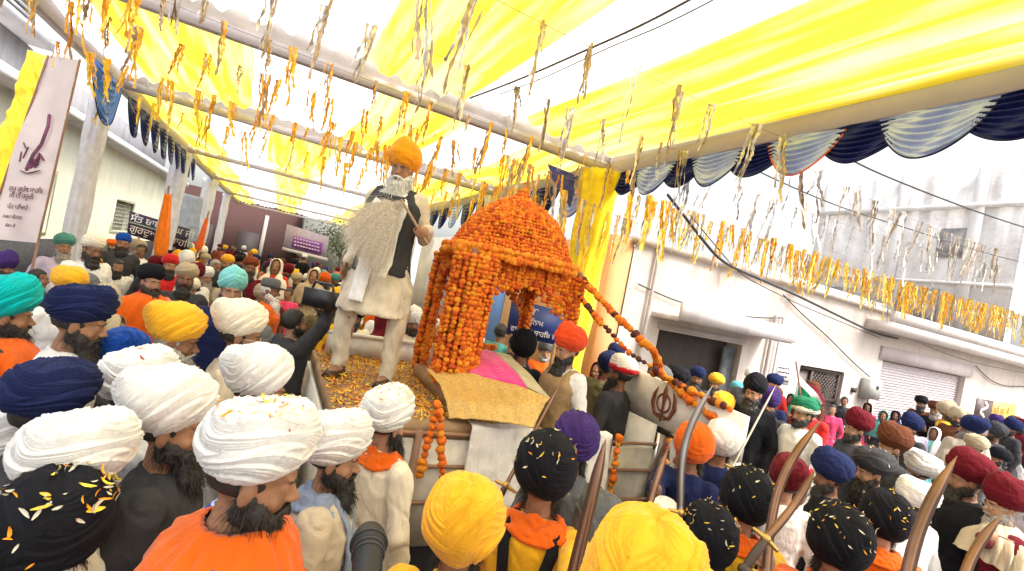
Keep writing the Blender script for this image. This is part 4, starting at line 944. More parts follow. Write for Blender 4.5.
# side wall down the street (orange, blue, white houses on right)
for (y0, y1, c, lb, nm) in ((6.3, 9.2, (.72, .36, .14), 'orange painted side wall just behind the yellow corner column', 'orange_wall'), (9.25, 10.6, (.75, .42, .2), 'narrow orange wall right of the blue wall behind the canopy', 'orange_wall'), (10.65, 15.2, (.16, .32, .68), 'light blue painted house wall between the standing man and the canopy', 'blue_wall'), (15.25, 36, (.55, .5, .45), 'long pale house wall far down the right side of the street', 'house_wall')):
    mb = MB(); box(mb, (5.05, y0+(.36 if y0 < 7 else 0), .01), (5.1, y1, 3.6 if y0 > 7 else 3.45)); box(mb, (4.98, y0+(.36 if y0 < 7 else 0), .012), (5.047, y1, .5)); tag(obj(nm, mb, plaster(c, tuple(x*.6 for x in c), name='paint'+str(y0)), smooth=False), lb, 'wall')
# upper storey, old rough building behind
ob = thing('old_building', 'weathered grey upper storey with ragged parapet above the cream building', 'building', (20, 9, 3))
def op(n, mb, m):
    o = obj(n, mb, m, ob, False); o.matrix_parent_inverse = Matrix.Translation((-20, -9, -3)); return o
q0 = Xp(826, 184, 20); q1 = Xp(985, 163, 20); print('old bldg', q0, q1)
oldm = brickwall((.74, .68, .65), (.62, .57, .55), (.82, .79, .77))
mb = MB(); x = 6.5; ya = 6.7
zt = q0[2]
nn_ = 60; V = []
for k in range(nn_+1):
    y = 6.7+(q0[1]-6.7)*k/nn_; h = zt-.15+.10*sin(k*.35)+.05*sin(k*1.1+1)+random.uniform(-.03, .03)
    V += [(20, y, 3.4), (20, y, h), (20.45, y, h), (20.45, y, 3.4)]
mb.add(V, [(4*k+m, 4*k+4+m, 4*k+4+(m+1) % 4, 4*k+(m+1) % 4) for k in range(nn_) for m in range(4)]+[(3, 2, 1, 0), (4*nn_, 4*nn_+1, 4*nn_+2, 4*nn_+3)])
op('wall', mb, oldm)
mb = MB(); box(mb, (19.8, 6.7, zt-1.4), (19.997, q0[1], zt-1.25)); box(mb, (19.85, 6.7, 5.3), (19.997, q0[1], 5.4)); op('ledge', mb, plaster((.8, .77, .75), (.55, .52, .5), name='ledge_plaster'))
for yy in (q0[1]-.45, q0[1]-3.2, q0[1]-5.4):
    mb = MB(); box(mb, (19.9, yy, 3.4), (19.996, yy+.35, zt-.02)); op('pillar', mb, plaster((.80, .77, .75), (.5, .47, .46), name='old2'))
for yy, zz, w_, h_ in ((q0[1]-1.9, 3.7, 1.1, 1.2), (q0[1]-4.6, 3.8, 1.2, 1.3), (8, 6.2, .8, 1)):
    mb = MB(); box(mb, (19.93, yy, zz), (19.994, yy+w_, zz+h_)); op('window', mb, plain('window_pale', (.34, .32, .31), .4, var=.4, scale=3))
mb = MB(); box(mb, (11, 9.5, 3.41), (19.6, 12, 4.3)); tag(obj('roof_shed', mb, plaster((.55, .52, .5), (.35, .32, .3)), smooth=False), 'low pale rooftop shed behind the parapet of the cream building', 'shed')
mb = MB(); box(mb, (12.6, 9.44, 3.5), (14.2, 9.497, 4.1)); tag(obj('rooftop_opening', mb, plain('window_dark', (.12, .11, .11), .4, var=.4, scale=3), smooth=False), 'dark opening in the front of the rooftop shed', 'opening')

# ------------------------------------------------------------------ left building
lb_ = thing('house', 'pale green cream house with barred windows on the left side of the street', 'house', (-5, 18, 0))
def lp(n, mb, m, parent=None, smooth=False):
    o = obj(n, mb, m, parent or lb_, smooth)
    if parent is None: o.matrix_parent_inverse = Matrix.Translation((5, -18, 0))
    return o
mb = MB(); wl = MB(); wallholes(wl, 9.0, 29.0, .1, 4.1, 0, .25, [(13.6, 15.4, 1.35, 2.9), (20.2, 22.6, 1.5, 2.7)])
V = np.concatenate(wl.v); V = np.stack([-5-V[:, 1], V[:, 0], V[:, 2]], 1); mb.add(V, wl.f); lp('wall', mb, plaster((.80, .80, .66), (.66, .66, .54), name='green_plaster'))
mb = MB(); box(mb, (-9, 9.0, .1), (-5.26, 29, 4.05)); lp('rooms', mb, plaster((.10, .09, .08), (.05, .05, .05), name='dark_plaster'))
mb = MB(); box(mb, (-9, 8.9, 4.105), (-4.5, 29.1, 4.28)); lp('roof_ledge', mb, plaster((.82, .80, .78), (.4, .4, .38)))
mb = MB(); box(mb, (-4.99, 9.0, .11), (-4.93, 29, 1.25)); lp('plinth', mb, plain('black_paint', (.03, .03, .035), .6, var=.4))
for (ya, yb, za, zb) in ((13.6, 15.4, 1.35, 2.9), (20.2, 22.6, 1.5, 2.7)):
    mb = MB()
    R_ = [np.array([(xx, ya+k, za+k), (xx, yb-k, za+k), (xx, yb-k, zb-k), (xx, ya+k, zb-k)]) for xx, k in ((-5.06, 0), (-4.98, 0), (-4.98, .09), (-5.06, .09), (-5.06, 0))]; rings(mb, R_, 0, False)
    wf = lp('window', mb, plain('window_paint', (.52, .54, .42), .6))
    mb = MB()
    for z in np.arange(za+.08, zb, .13): tube(mb, [(-5.08, ya, z), (-5.08, yb, z)], .012, n=5)
    for y in np.arange(ya+.1, yb, .16): tube(mb, [(-5.09, y, za), (-5.09, y, zb)], .01, n=5)
    obj('bars', mb, plain('bar_paint', (.45, .46, .38), .6), wf, True)
# grey stacked balconies / block behind, above
nb = thing('tall_house', 'grey house with louvred balconies above the ledge at the upper left', 'house', (-6, 16, 4.6))
for k, (ya, yb, za, zb, c) in enumerate(((9, 28, 4.3, 5.3, (.30, .29, .31)), (9, 14, 5.32, 5.5, (.5, .48, .5)), (9, 14, 5.52, 6.6, (.36, .35, .38)), (9, 14.2, 6.62, 6.8, (.5, .48, .5)))):
    mb = MB(); box(mb, (-9, ya, za), (-5.4+(.4 if k % 2 else 0), yb, zb)); o = obj('storey' if k % 2 == 0 else 'slab', mb, plaster(c, tuple(x*.5 for x in c), name='grey%d' % k), nb, False); o.matrix_parent_inverse = Matrix.Translation((6, -16, -4.6))
for k in range(3):
    y = 9.5+k*1.5; mb = MB(); box(mb, (-5.39, y, 5.6), (-5.33, y+1.0, 6.5))
    o = obj('window', mb, plain('window_dark', (.12, .11, .11), .4, var=.4, scale=3), nb, False); o.matrix_parent_inverse = Matrix.Translation((6, -16, -4.6))
    mb = MB()
    for z in np.arange(5.62, 6.45, .12): box(mb, (-5.325, y-.03, z), (-5.30, y+1.03, z+.06))
    o2 = obj('louvre', mb, plain('louvre', (.55, .54, .56), .5), o, False)
# far end
fe = thing('red_building', 'dark red building closing the far end of the street', 'building', (0, 40, 0))
mb = MB(); box(mb, (-9, 38.5, .01), (1.2, 46, 4.9)); o = obj('wall', mb, plaster((.06, .024, .022), (.03, .018, .018), name='redwall'), fe, False); o.matrix_parent_inverse = Matrix.Translation((0, -40, 0))
for x in (-6.2, -1.2):
    mb = MB(); box(mb, (x, 38.44, .02), (x+.25, 38.497, 4)); o = obj('pilaster', mb, plaster((.35, .31, .29), (.25, .22, .2), name='pilaster'), fe, False); o.matrix_parent_inverse = Matrix.Translation((0, -40, 0))
for x in (-5.4, -2.6):
    mb = MB(); box(mb, (x, 38.46, .02), (x+1.3, 38.494, 2.6)); o = obj('doorway', mb, plain('doorway_dark', (.03, .02, .02), .7), fe, False); o.matrix_parent_inverse = Matrix.Translation((0, -40, 0))
mb = MB(); box(mb, (1.3, 37.2, .01), (9, 46, 5.2)); tag(obj('grey_building', mb, plaster((.22, .22, .2), (.1, .1, .1), name='farwall'), smooth=False), 'dim grey building at the far end behind the purple banner', 'building')
# far tree
def tree(x, y, h, r, label):
    t = thing('street_tree', label, 'tree', (x, y, 0)); mb = MB(); tube(mb, [(0, 0, 0), (.05, 0, h*.35), (0, .1, h*.7)], [.14, .1, .05], n=8)
    for k in range(6): a = k*1.05; tube(mb, [(0, .02, h*(.4+.05*k)), (.5*r*cos(a), .5*r*sin(a), h*(.6+.05*k))], [.05, .02], n=6)
    obj('trunk', mb, plain('bark', (.10, .07, .05), .9), t); mb = MB(); g = np.random.default_rng(3)
    cl = g.normal(size=(26, 3))*np.array([r*.45, r*.45, h*.16])+np.array([0, 0, h*.72])
    for c in cl:
        for _ in range(60):
            p = c+g.normal(size=3)*r*.16; u = g.normal(size=3); u /= np.linalg.norm(u); v_ = np.cross(u, g.normal(size=3)); v_ /= np.linalg.norm(v_); s = .09; mb.add([p-u*s, p+v_*s*.5, p+u*s, p-v_*s*.5], [(0, 1, 2, 3)], int(g.integers(0, 3)))
    obj('crown', mb, [plain('leaf', (.05, .10, .03), .6), plain('leaf', (.08, .14, .04), .6), plain('leaf', (.03, .07, .025), .6)], t)
tree(3.4, 31, 4.2, 1.6, 'small green tree at the far end of the street right of the purple banner')
# purple banner
pb = thing('hanging_banner', 'purple and white printed banner hung across the far end of the street', 'banner', (1, 27, 3))
bq = [P(283, 247, 26), P(326, 258, 26), P(329, 237, 26), P(287, 224, 26)]
mb = MB(); slab(mb, bq, .02); 
def bpart(n, quad, th, m):
    mb = MB(); slab(mb, quad, th); o = obj(n, mb, m, pb, False); o.matrix_parent_inverse = Matrix.Translation((-1, -27, -3)); return o
bpart('banner_cloth', [np.array(q) for q in bq], -.02, cloth((.40, .33, .42)))
bb = [P(291, 247, 25.9), P(321, 254.5, 25.9), P(323, 243, 25.9), P(293, 235.5, 25.9)]; bpart('purple_field', bb, -.02, cloth((.26, .08, .36)))
bpart('bottom_strip', [P(282, 250, 25.8), P(327, 261, 25.8), P(327.5, 258, 25.8), P(282.5, 247, 25.8)], -.02, cloth((.62, .56, .58)))
for i in range(3):
    a = P(294, 238.5+i*3.4, 25.85); b = P(320, 245+i*3.4, 25.85); mb = MB()
    for k in range(9):
        t0 = k/9; t1 = t0+.075; pa = a*(1-t0)+b*t0; pb_ = a*(1-t1)+b*t1; slab(mb, [pa, pb_, pb_+(0, 0, .07), pa+(0, 0, .07)], .01)
    o = obj('print_line', mb, cloth((.7, .6, .7)), pb, False); o.matrix_parent_inverse = Matrix.Translation((-1, -27, -3))

# ------------------------------------------------------------------ pink standing banner, yellow drape
D0 = 6.0
bn = thing('printed_banner', 'tall leaning pale pink printed banner at the left edge in front of the grey column', 'banner', tuple(P(30, 150, D0)))
bi = Matrix.Translation(-Vector(bn.location))
q = [P(-16, 238, D0), P(38, 243, D0-.15), P(80, 60, D0), P(48, 56, D0+.1)]
V = []; nu, nv = 24, 40
for j in range(nv):
    for i in range(nu):
        u, v_ = i/(nu-1), j/(nv-1); p = (q[0]*(1-u)+q[1]*u)*(1-v_)+(q[3]*(1-u)+q[2]*u)*v_; V.append(p+F_*.02*sin(v_*9+u*4))
mb = MB(); mb.add(V, grid_faces(nu, nv)); o = obj('banner_sheet', mb, plain('flex_print', (.72, .61, .59), .5, var=.10, scale=2.2), bn); o.matrix_parent_inverse = bi
def bpt(u, v_, off=.03): return (q[0]*(1-u)+q[1]*u)*(1-v_)+(q[3]*(1-u)+q[2]*u)*v_-F_*off
for (u0, v0, s_, t_) in ((.25, .26, .085, 'ਗੁਰੂ ਗ੍ਰੰਥ ਸਾਹਿਬ'), (.3, .225, .085, 'ਜੀ ਦੀ ਹਜ਼ੂਰੀ'), (.33, .165, .08, 'ਪੰਜ ਪਿਆਰੇ'), (.30, .115, .06, 'ਨਗਰ ਕੀਰਤਨ'), (.4, .07, .05, 'ਸੰਗਤ ਜੀ')):
    text(t_, bpt(u0, v0, .05), s_, bpt(.95, v0)-bpt(.1, v0), bpt(.5, .6)-bpt(.5, .1), plain('ink_purple', (.16, .05, .08), .7), bn)
mb = MB()  # printed motif
for pts, r in (([(.35, .37), (.5, .36), (.72, .38)], .02), ([(.45, .38), (.5, .46), (.62, .52), (.66, .62), (.62, .68)], .018), ([(.3, .44), (.34, .5), (.5, .48)], .008), ([(.2, .52), (.3, .49)], .008), ([(.6, .4), (.66, .47), (.75, .44)], .02), ([(.5, .40), (.55, .44), (.62, .42)], .035), ([(.25, .42), (.22, .47)], .008)):
    tube(mb, [bpt(a, b) for a, b in pts], r, n=6, flat=.15, up=(1, 0, 0))
o = obj('printed_motif', mb, plain('ink_purple', (.20, .06, .12), .7, var=.3), bn); o.matrix_parent_inverse = bi
mb = MB(); tube(mb, [bpt(0, 0, 0), bpt(0, 1, 0)], .012, n=6); tube(mb, [bpt(1, 0, 0), bpt(1, 1, 0)], .012, n=6)
for a in (0, 1):
    e = bpt(a, 0, 0); e2 = e+(bpt(a, 0, 0)-bpt(a, 1, 0))*.9; e2[2] = 0; tube(mb, [e, e2], .014, n=6)
o = obj('banner_pole', mb, brn, bn); o.matrix_parent_inverse = bi
a_, b_, c_, d_ = P(28, 50, 6.6), P(47, 56, 6.6), P(9, 165, 6.7), P(-12, 150, 6.7)
drape('yellow_drape', [[a_, b_], [P(12, 100, 6.65), P(33, 100, 6.6)], [d_, c_], [P(-40, 235, 6.8), P(-16, 240, 6.8)]], ycl, 'gathered yellow cloth hanging behind the left side of the pink banner', 'cloth', 24, 40, wr=.035)
# flags
def flag(x0, y0, x1, y1, D, wpx, label, mat):
    a = P(x0, y0, D); b = P(x1, y1, D); root = thing('wrapped_flag', label, 'flag', (a[0], a[1], 0), 0, 'saffron flags wrapped round poles'); inv_ = Matrix.Translation((-a[0], -a[1], 0))
    mb = MB(); R = []; n = 30
    for j in range(24):
        t = j/23; c = a*(1-t)+b*t; r = wpx/2*D/FPX*(.45+.75*t if t < .8 else 1.05-.25*(t-.8)*5); tt = np.arange(n)*2*pi/n; rr = r*(1+.16*np.sin(tt*6+2*t)+.08*np.sin(tt*11)); R.append(np.stack([c[0]+rr*np.cos(tt), c[1]+rr*np.sin(tt), np.full(n, c[2])], 1))
    rings(mb, R); o = obj('flag_cloth', mb, mat, root); o.matrix_parent_inverse = inv_
    dn = (b-a)/np.linalg.norm(b-a); e = b+dn*(b[2]/-dn[2]); mb = MB(); tube(mb, [a-dn*.15, e], .018, n=8); o = obj('pole', mb, brn, root); o.matrix_parent_inverse = inv_
flag(168, 194, 160, 256, 9.5, 11, 'bright orange flag wrapped round its pole, left one of the two', cloth((.85, .20, .015)))
flag(207, 218, 198, 250, 11.5, 5.5, 'red orange slim flag on its pole, right one of the two', cloth((.78, .13, .03)))
# grey blue screen
drape('cloth_screen', [[P(173, 190, 15), P(203, 198, 15)], [P(172, 240, 15), P(198, 243, 15)]], cloth((.42, .46, .56)), 'pale grey blue cloth screen hanging between the two orange flags', 'cloth', 20, 20, wr=.03)
# dark sign
sg = thing('text_signboard', 'dark signboard with two rows of white lettering on the left house wall', 'sign', tuple(P(155, 228, 14)))
si = Matrix.Translation(-Vector(sg.location))
sq_ = [P(127, 234, 14), P(186, 251, 14.3), P(189, 229, 14.3), P(130, 211, 14)]; mb = MB(); slab(mb, sq_, -.06); o = obj('board', mb, plain('board_black', (.035, .02, .05), .5), sg, False); o.matrix_parent_inverse = si
ax = sq_[1]-sq_[0]; upv = sq_[3]-sq_[0]
text('ਸੰਤ ਬਾਬਾ ਸਿੰਘ ਜੀ', sq_[0]+ax*.05+upv*.62-F_*.08, .28, ax, upv, plain('sign_white', (.72, .70, .72), .6), sg)
text('ਗੁਰਦੁਆਰਾ ਸਾਹਿਬ', sq_[0]+ax*.06+upv*.17-F_*.08, .27, ax, upv, plain('sign_tan', (.62, .52, .45), .6), sg)
mb = MB(); slab(mb, [sq_[0]+ax*.04+upv*.52-F_*.075, sq_[0]+ax*.6+upv*.52-F_*.075, sq_[0]+ax*.6+upv*.57-F_*.075, sq_[0]+ax*.04+upv*.57-F_*.075], -.01); o = obj('rule', mb, plain('sign_green', (.3, .35, .25), .6), sg, False); o.matrix_parent_inverse = si
# posts for the sign
for f_ in (.2, .8):
    mb = MB(); tube(mb, [(sq_[0]+ax*f_)*np.array([1, 1, 0]), sq_[0]+ax*f_], .03, n=6); o = obj('post', mb, brn, sg); o.matrix_parent_inverse = si
# blue sign behind canopy
bs = thing('text_signboard', 'deep blue banner with white lettering seen through the marigold canopy', 'sign', tuple(P(530, 320, 6)))
si = Matrix.Translation(-Vector(bs.location)); sq_ = [P(506, 334, 6), P(560, 346, 6), P(564, 312, 6), P(512, 298, 6)]
mb = MB(); slab(mb, sq_, -.03); o = obj('board', mb, plain('board_blue', (.012, .03, .16), .5), bs, False); o.matrix_parent_inverse = si
ax = sq_[1]-sq_[0]; upv = sq_[3]-sq_[0]; wm = plain('sign_white', (.72, .70, .72), .6)
text('ੴ', sq_[0]+ax*.3+upv*.68-F_*.05, .09, ax, upv, wm, bs); text('ਸਤਿਨਾਮ', sq_[0]+ax*.25+upv*.42-F_*.05, .09, ax, upv, wm, bs); text('ਵਾਹਿਗੁਰੂ ਸਾਹਿਬ ਜੀ', sq_[0]+ax*.06+upv*.14-F_*.05, .09, ax, upv, wm, bs)
for f_ in (.1, .9):
    mb = MB(); tube(mb, [(sq_[0]+ax*f_)*np.array([1, 1, 0]), sq_[0]+ax*f_], .02, n=6); o = obj('post', mb, brn, bs); o.matrix_parent_inverse = si

# ------------------------------------------------------------------ cables
def cable(pts, r, label, sag=0, n=26, mat=None):
    pts = [np.array(p, float) for p in pts]
    out = []
    for a, b in zip(pts[:-1], pts[1:]):
        for t in np.linspace(0, 1, n): out.append(a*(1-t)+b*t+np.array([0, 0, -sag*4*t*(1-t)]))
    for _ in range(40):
        q = [out[0]]+[(out[k-1]+out[k]*2+out[k+1])/4 for k in range(1, len(out)-1)]+[out[-1]]; out = q
    mb = MB(); tube(mb, out, r, n=6); return tag(obj('cable', mb, mat or plain('cable_black', (.03, .03, .035), .6)), label, 'cable', 'cables over the street')
cable([P(668, 195, 6.8), P(720, 262, 7.6), P(790, 292, 8.6), P(880, 336, 11), P(960, 349, 14), P(1040, 356, 18)], .022, 'thick black cable sagging along the front of the cream building')
cable([P(690, 215, 7.2), P(740, 275, 8), P(800, 305, 9), P(880, 338, 11)], .008, 'thin cable drooping just below the thick black one')
tinsel_pre = None
cable([P(745, 165, 7.5), P(900, 225, 11), P(1050, 268, 15)], .012, 'thin straight cable crossing above the golden tinsel row', .1)
cable([P(800, 130, 7), P(895, 180, 9), P(1040, 232, 12)], .016, 'straight dark cable above the ragged parapet at the right', .05)
cable([P(470, 98, 4.9), P(590, 48, 3.65), P(700, -6, 2.95)], .009, 'dark twisted rope rising to the upper right under the white ceiling', .02, mat=plain('rope', (.12, .11, .12), .9))
cable([P(500, 94, 4.7), P(610, 46, 3.6), P(735, -12, 2.8)], .005, 'thinner rope beside the dark twisted one under the ceiling', .03, mat=plain('rope', (.12, .11, .12), .9))

for k_, (pz_, lab_) in enumerate((([(8.9, WY-.05, 3.2), (10.5, WY-.05, 2.7), (12.4, WY-.05, 1.9)], 'thin wire running down the cream wall to the meter box'), ([(5.3, WY-.05, 2.75), (7.0, WY-.07, 2.62), (9.0, WY-.05, 2.75)], 'thin slack wire just above the awning'), ([(12.9, WY-.6, 2.9), (16, WY-.62, 2.75), (22, WY-.6, 2.95)], 'slack wire hanging under the ledge above the shutter'), ([(17.3, WY-.05, 2.7), (19, WY-.05, 2.3), (21, WY-.05, 2.6), (24, WY-.05, 2.2)], 'tangled wire on the wall above the printed poster'), ([(12.4, WY-.1, 1.42), (12.45, WY-.08, .9), (12.3, WY-.08, .2)], 'wire dropping from the bottom of the meter box'))):
    cable(pz_, .012, lab_, .12 if k_ < 4 else .0, 12)
# ------------------------------------------------------------------ tinsel strings
tg = plain('tinsel_gold', (.95, .40, .02), .38, .2, var=.3, scale=30); ts_ = plain('tinsel_silver', (.50, .46, .42), .3, .6, var=.35, scale=25); td = plain('tinsel_bronze', (.42, .30, .18), .4, .4, var=.3, scale=25); ty = plain('tinsel_yellow', (.95, .62, .07), .4, .2, var=.25, scale=30)
tw = plain('tinsel_pale', (.70, .66, .58), .4, .3, var=.2, scale=25)
def bunch(seed, pal, ns, L):
    r = random.Random(seed); mb = MB()
    for k in range(ns):
        l = L*r.uniform(.45, 1.1); w_ = r.uniform(.007, .017); x = r.uniform(-.05, .05); y = r.uniform(-.02, .02); a = r.uniform(0, 3.1); dx = r.uniform(-.14, .14)*L; V = []; nseg = 14; mi = r.choice(pal)
        for j in range(nseg+1):
            t = j/nseg; zz = -l*t+(.02 if j == 0 else 0); a += r.uniform(-.28, .28); px = x+dx*t*t+.007*sin(t*9+k); py = y+.007*sin(t*11+k*2); ww = w_*(1-.3*t)*(1+.5*sin(j*2.3+k)); V += [(px-ww*cos(a), py-ww*sin(a), zz), (px+ww*cos(a), py+ww*sin(a), zz)]
        mb.add(V, grid_faces(2, nseg+1), mi)
    return mb.mesh('tinsel_strips')
TM = [tg, ts_, td, ty, tw]
def tinsel(p, q, n, pal, ns, L, label, sag=.08, seed=1, jit=.35, vs=(.7, 1.3)):
    p = np.array(p, float); q = np.array(q, float); r = random.Random(seed)
    root = thing('tinsel_string', label, 'tinsel string', tuple(p), 0, 'strings of hanging tinsel'); mb = MB()
    f = lambda t: (q-p)*t+np.array([0, 0, -sag*4*t*(1-t)])
    tube(mb, [f(t) for t in np.linspace(0, 1, 24)], .003, n=5); obj('string', mb, plain('string_grey', (.3, .27, .25), .8), root)
    for k in range(n):
        t = (k+.5+r.uniform(-jit, jit))/n
        key = ('bunch', tuple(pal), ns, round(L, 2), r.randrange(5)); me = cached(key, lambda: bunch(r.randrange(999), pal, ns, L))
        if len(me.materials) == 0:
            for m in TM: me.materials.append(m)
        o = bpy.data.objects.new('tinsel_strip', me); COL.objects.link(o); o.parent = root; o.location = f(t); o.rotation_euler = (r.uniform(-.1, .1), r.uniform(-.15, .15), r.uniform(0, 6.2)); s = r.uniform(*vs); o.scale = (s, s, s*r.uniform(.85, 1.2))
zt_ = 4.08
tinsel((XL, 6.12, 4.12), (XB, 6.12, 4.02), 26, (0, 0, 0, 1, 2), 6, .42, 'orange tinsel string hung just behind the nearest cross truss', seed=1)
tinsel((XL, 5.3, 4.2), (XB, 5.3, 4.12), 20, (0, 0, 2, 4), 5, .40, 'orange and bronze tinsel string just in front of the nearest cross truss', seed=2)
tinsel((XL, 7.6, 4.05), (XB, 7.6, 3.95), 30, (0, 3, 0, 3), 6, .46, 'orange tinsel string crossing behind the standing man at turban height', seed=3)
tinsel((XL, 9.2, 4.0), (XB, 9.2, 3.9), 22, (0, 3, 3), 6, .5, 'golden tinsel string hung before the second cross truss', seed=4)
tinsel((XL, 4.2, 4.25), (XB, 4.2, 4.15), 18, (1, 4, 1, 2), 6, .55, 'silver tinsel string above the standing man, second nearest the camera', seed=5)
tinsel((-1.5, 3.1, 4.25), (XB, 3.1, 4.15), 13, (1, 2, 4, 1), 5, .55, 'sparse silver and bronze tinsel string nearest the camera', seed=6)
tinsel((XB+.05, 6.0, 4.05), (20, 6.15, 4.45), 56, (3, 0, 0, 1, 3), 11, .66, 'golden tinsel string from the yellow corner column along the cream building', sag=.15, seed=7, jit=.45)
tinsel((XB+.05, 5.5, 3.95), (18, 5.9, 4.35), 48, (0, 3, 0, 1, 3), 10, .6, 'orange and gold tinsel string just in front of the one along the cream building', sag=.1, seed=8, jit=.45)
tinsel((XB+.05, 4.6, 4.15), (16, 5.6, 5.2), 26, (1, 4, 1, 4, 2), 4, .62, 'pale silver tinsel string above the golden ones on the right', sag=.12, seed=9)
tinsel((XB+.05, 3.2, 4.05), (14, 5.0, 5.2), 18, (1, 4, 2), 4, .55, 'silver tinsel string hung outside the swags at the right edge', sag=.1, seed=10)
tinsel((.2, 6.9, 3.95), (XB-.1, 6.9, 3.75), 14, (0, 3, 4, 0), 7, .5, 'dense orange tinsel string right above the tip of the marigold canopy', seed=11)
tinsel((2.2, 5.6, 3.9), (XB+.4, 5.6, 3.55), 10, (4, 3, 1, 0), 8, .7, 'long pale and yellow tinsel hanging beside the yellow corner column', seed=12)
tinsel((-3.0, 5.0, 4.05), (-1.3, 5.2, 4.12), 8, (0, 0, 3), 9, .42, 'bushy orange tinsel string at the upper left corner above the pink banner', seed=13)
# ------------------------------------------------------------------ swords
def sword(base, tip, bow, wpx_w, label, mat, D=None):
    """base: world point where the blade meets the guard, tip: world point"""
    b = np.array(base); t = np.array(tip); ax = t-b; L = np.linalg.norm(ax); ax /= L
    side = RC-ax*(RC@ax); side /= np.linalg.norm(side); nrm = np.cross(ax, side)
    root = thing('sword', label, 'sword', tuple(b), 0, 'curved swords raised in the crowd'); inv_ = Matrix.Translation(-Vector(b))
    n = 22; V = []
    for j in range(n+1):
        s = j/n; c = b+ax*L*s+side*bow*(sin(pi*s)); w = wpx_w*(1-.15*s) if s < .75 else wpx_w*(.8875)*(1-((s-.75)/.25)**1.6)+.0004
        th = .003
        V += [c-side*w*.5, c-nrm*th+side*w*.1, c+side*w*.5, c+nrm*th+side*w*.1]
    mb = MB(); mb.add(V, grid_faces(4, n+1, True)+[(0, 1, 2, 3)]); o = obj('blade', mb, mat, root, False); o.matrix_parent_inverse = inv_
    mb = MB(); tube(mb, [b-side*.045-ax*.004, b+ax*.0, b+side*.045-ax*.004], [.007, .010, .007], n=8); ell(mb, b, (.016, .016, .016)); o = obj('guard', mb, plain('brass', (.5, .32, .1), .35, .9), root); o.matrix_parent_inverse = inv_
    g = b-ax*.12; mb = MB(); tube(mb, [b-ax*.01, b-ax*.06, g], [.013, .016, .013], n=10); ell(mb, g-ax*.012, (.02, .02, .02)); o = obj('handle', mb, plain('leather', (.05, .025, .015), .5), root); o.matrix_parent_inverse = inv_
    return dict(at=b-ax*.065, grip=ax)
stl = plain('blade_bronze', (.22, .12, .075), .3, .85, var=.25, scale=6); st2 = plain('blade_steel', (.30, .26, .24), .3, .9, var=.2, scale=6)
def sw(x0, y0, x1, y1, D0, D1, bow, w, label, m, ext=.25):
    b = P(x0, y0, D0); t = P(x1, y1, D1); b = b-(t-b)/np.linalg.norm(t-b)*ext; return sword(b, t, bow, w, label, m)
S1 = sw(684, 500, 713, 385, 1.95, 2.05, -.05, .034, 'slender dark curved sword rising in front of the orange turban', st2, .05)
S2 = sw(648, 520, 668, 448, 1.75, 1.85, -.01, .03, 'short brown blade rising behind the amber turban at the bottom', stl, .12)
S3 = sw(574, 571, 606, 438, 1.20, 1.30, .0, .034, 'straight bronze blade between the black petal strewn turban and the large amber turban', stl, .1)
S4 = sw(778, 545, 823, 418, 1.75, 1.95, -.06, .036, 'long curved brown blade between the two maroon and navy turbans on the right', stl, .12)
S5 = sw(912, 590, 957, 456, 1.35, 1.5, -.03, .042, 'broad heavy steel blade at the lower right', plain('blade_wide', (.20, .11, .07), .32, .8, var=.3, scale=5), .12)
S6 = sw(972, 590, 1002, 515, 1.45, 1.55, -.03, .034, 'wide brown blade in front of the maroon turbaned man with glasses', stl, .15)
S7 = sw(538, 425, 564, 376, 2.2, 2.35, .0, .018, 'thin brown blade rising before the golden brocade cloth', stl, .3)
S8 = sw(790, 505, 815, 470, 1.7, 1.75, .01, .03, 'short blade crossing low beside the long curved one', stl, .15)
S9 = sw(748, 438, 776, 385, 3.3, 3.5, .0, .016, 'thin pale sword before the man in a black turban and jacket', plain('blade_pale', (.6, .55, .5), .3, .8), .25)

# ------------------------------------------------------------------ people with known places
G = 'people in the crowd around the float'
# left, near
person(60, 512, 138, 25, 'man in black turban strewn with pale and orange petals at the bottom left corner', 'dome', 'black', 'dgrey', petals=130, nod=8, ts=1.12)
person(88, 450, 122, 82, 'man in plain white turban looking down behind the petal strewn black turban', 'band', 'white', 'white', 'kurta', 'short', 'grey', nod=22, sk=2)
person(18, 424, 92, 60, 'man in white turban cut off by the left edge', 'band', 'white', 'white', nod=5)
person(60, 388, 104, 65, 'man in smooth dark navy turban seen from above at the left', 'low', 'navy', 'dgrey', nod=18)
person(12, 299, 66, 88, 'long bearded man in bright teal turban and orange scarf at the left edge', 'peak', 'teal', 'dgrey', 'kurta', 'long', scarf='shawl', scol='orange', nod=8, zr=(1.45, 2.06))
person(88, 305, 66, 96, 'man in dark navy turban and white kurta looking down', 'band', 'navy', 'white', 'kurta', 'full', nod=24, sk=0, zr=(1.45, 2.06))
person(72, 278, 44, 150, 'man in wide amber turban with white beard behind the navy turban', 'low', 'amber', 'white', 'kurta', 'mid', 'white', nod=12, zr=(1.45, 2.06))
person(65, 240, 25, 168, 'grey bearded man in dusty teal turban and lilac shirt by the pink banner', 'low', 'greenteal', 'lilac', 'kurta', 'mid', 'grey', zr=(1.4, 1.98), sk=2)
person(95, 242, 28, 150, 'man in cream turban and white shirt before the pale grey column', 'low', 'cream', 'white', 'kurta', 'full', nod=25, zr=(1.4, 1.98))
person(124, 238, 17, 180, 'man in blue turban beside the dark signboard', 'low', 'royal', 'dgrey', zr=(1.4, 2.0))
person(112, 243, 14, 150, 'man in small pale orange turban next to the cream turban', 'low', 'orange', 'maroon', zr=(1.4, 1.95))
person(119, 262, 20, 175, 'bareheaded dark bearded man in white shirt looking down', cc='white', head='hair', beard='mid', nod=20, zr=(1.4, 1.95))
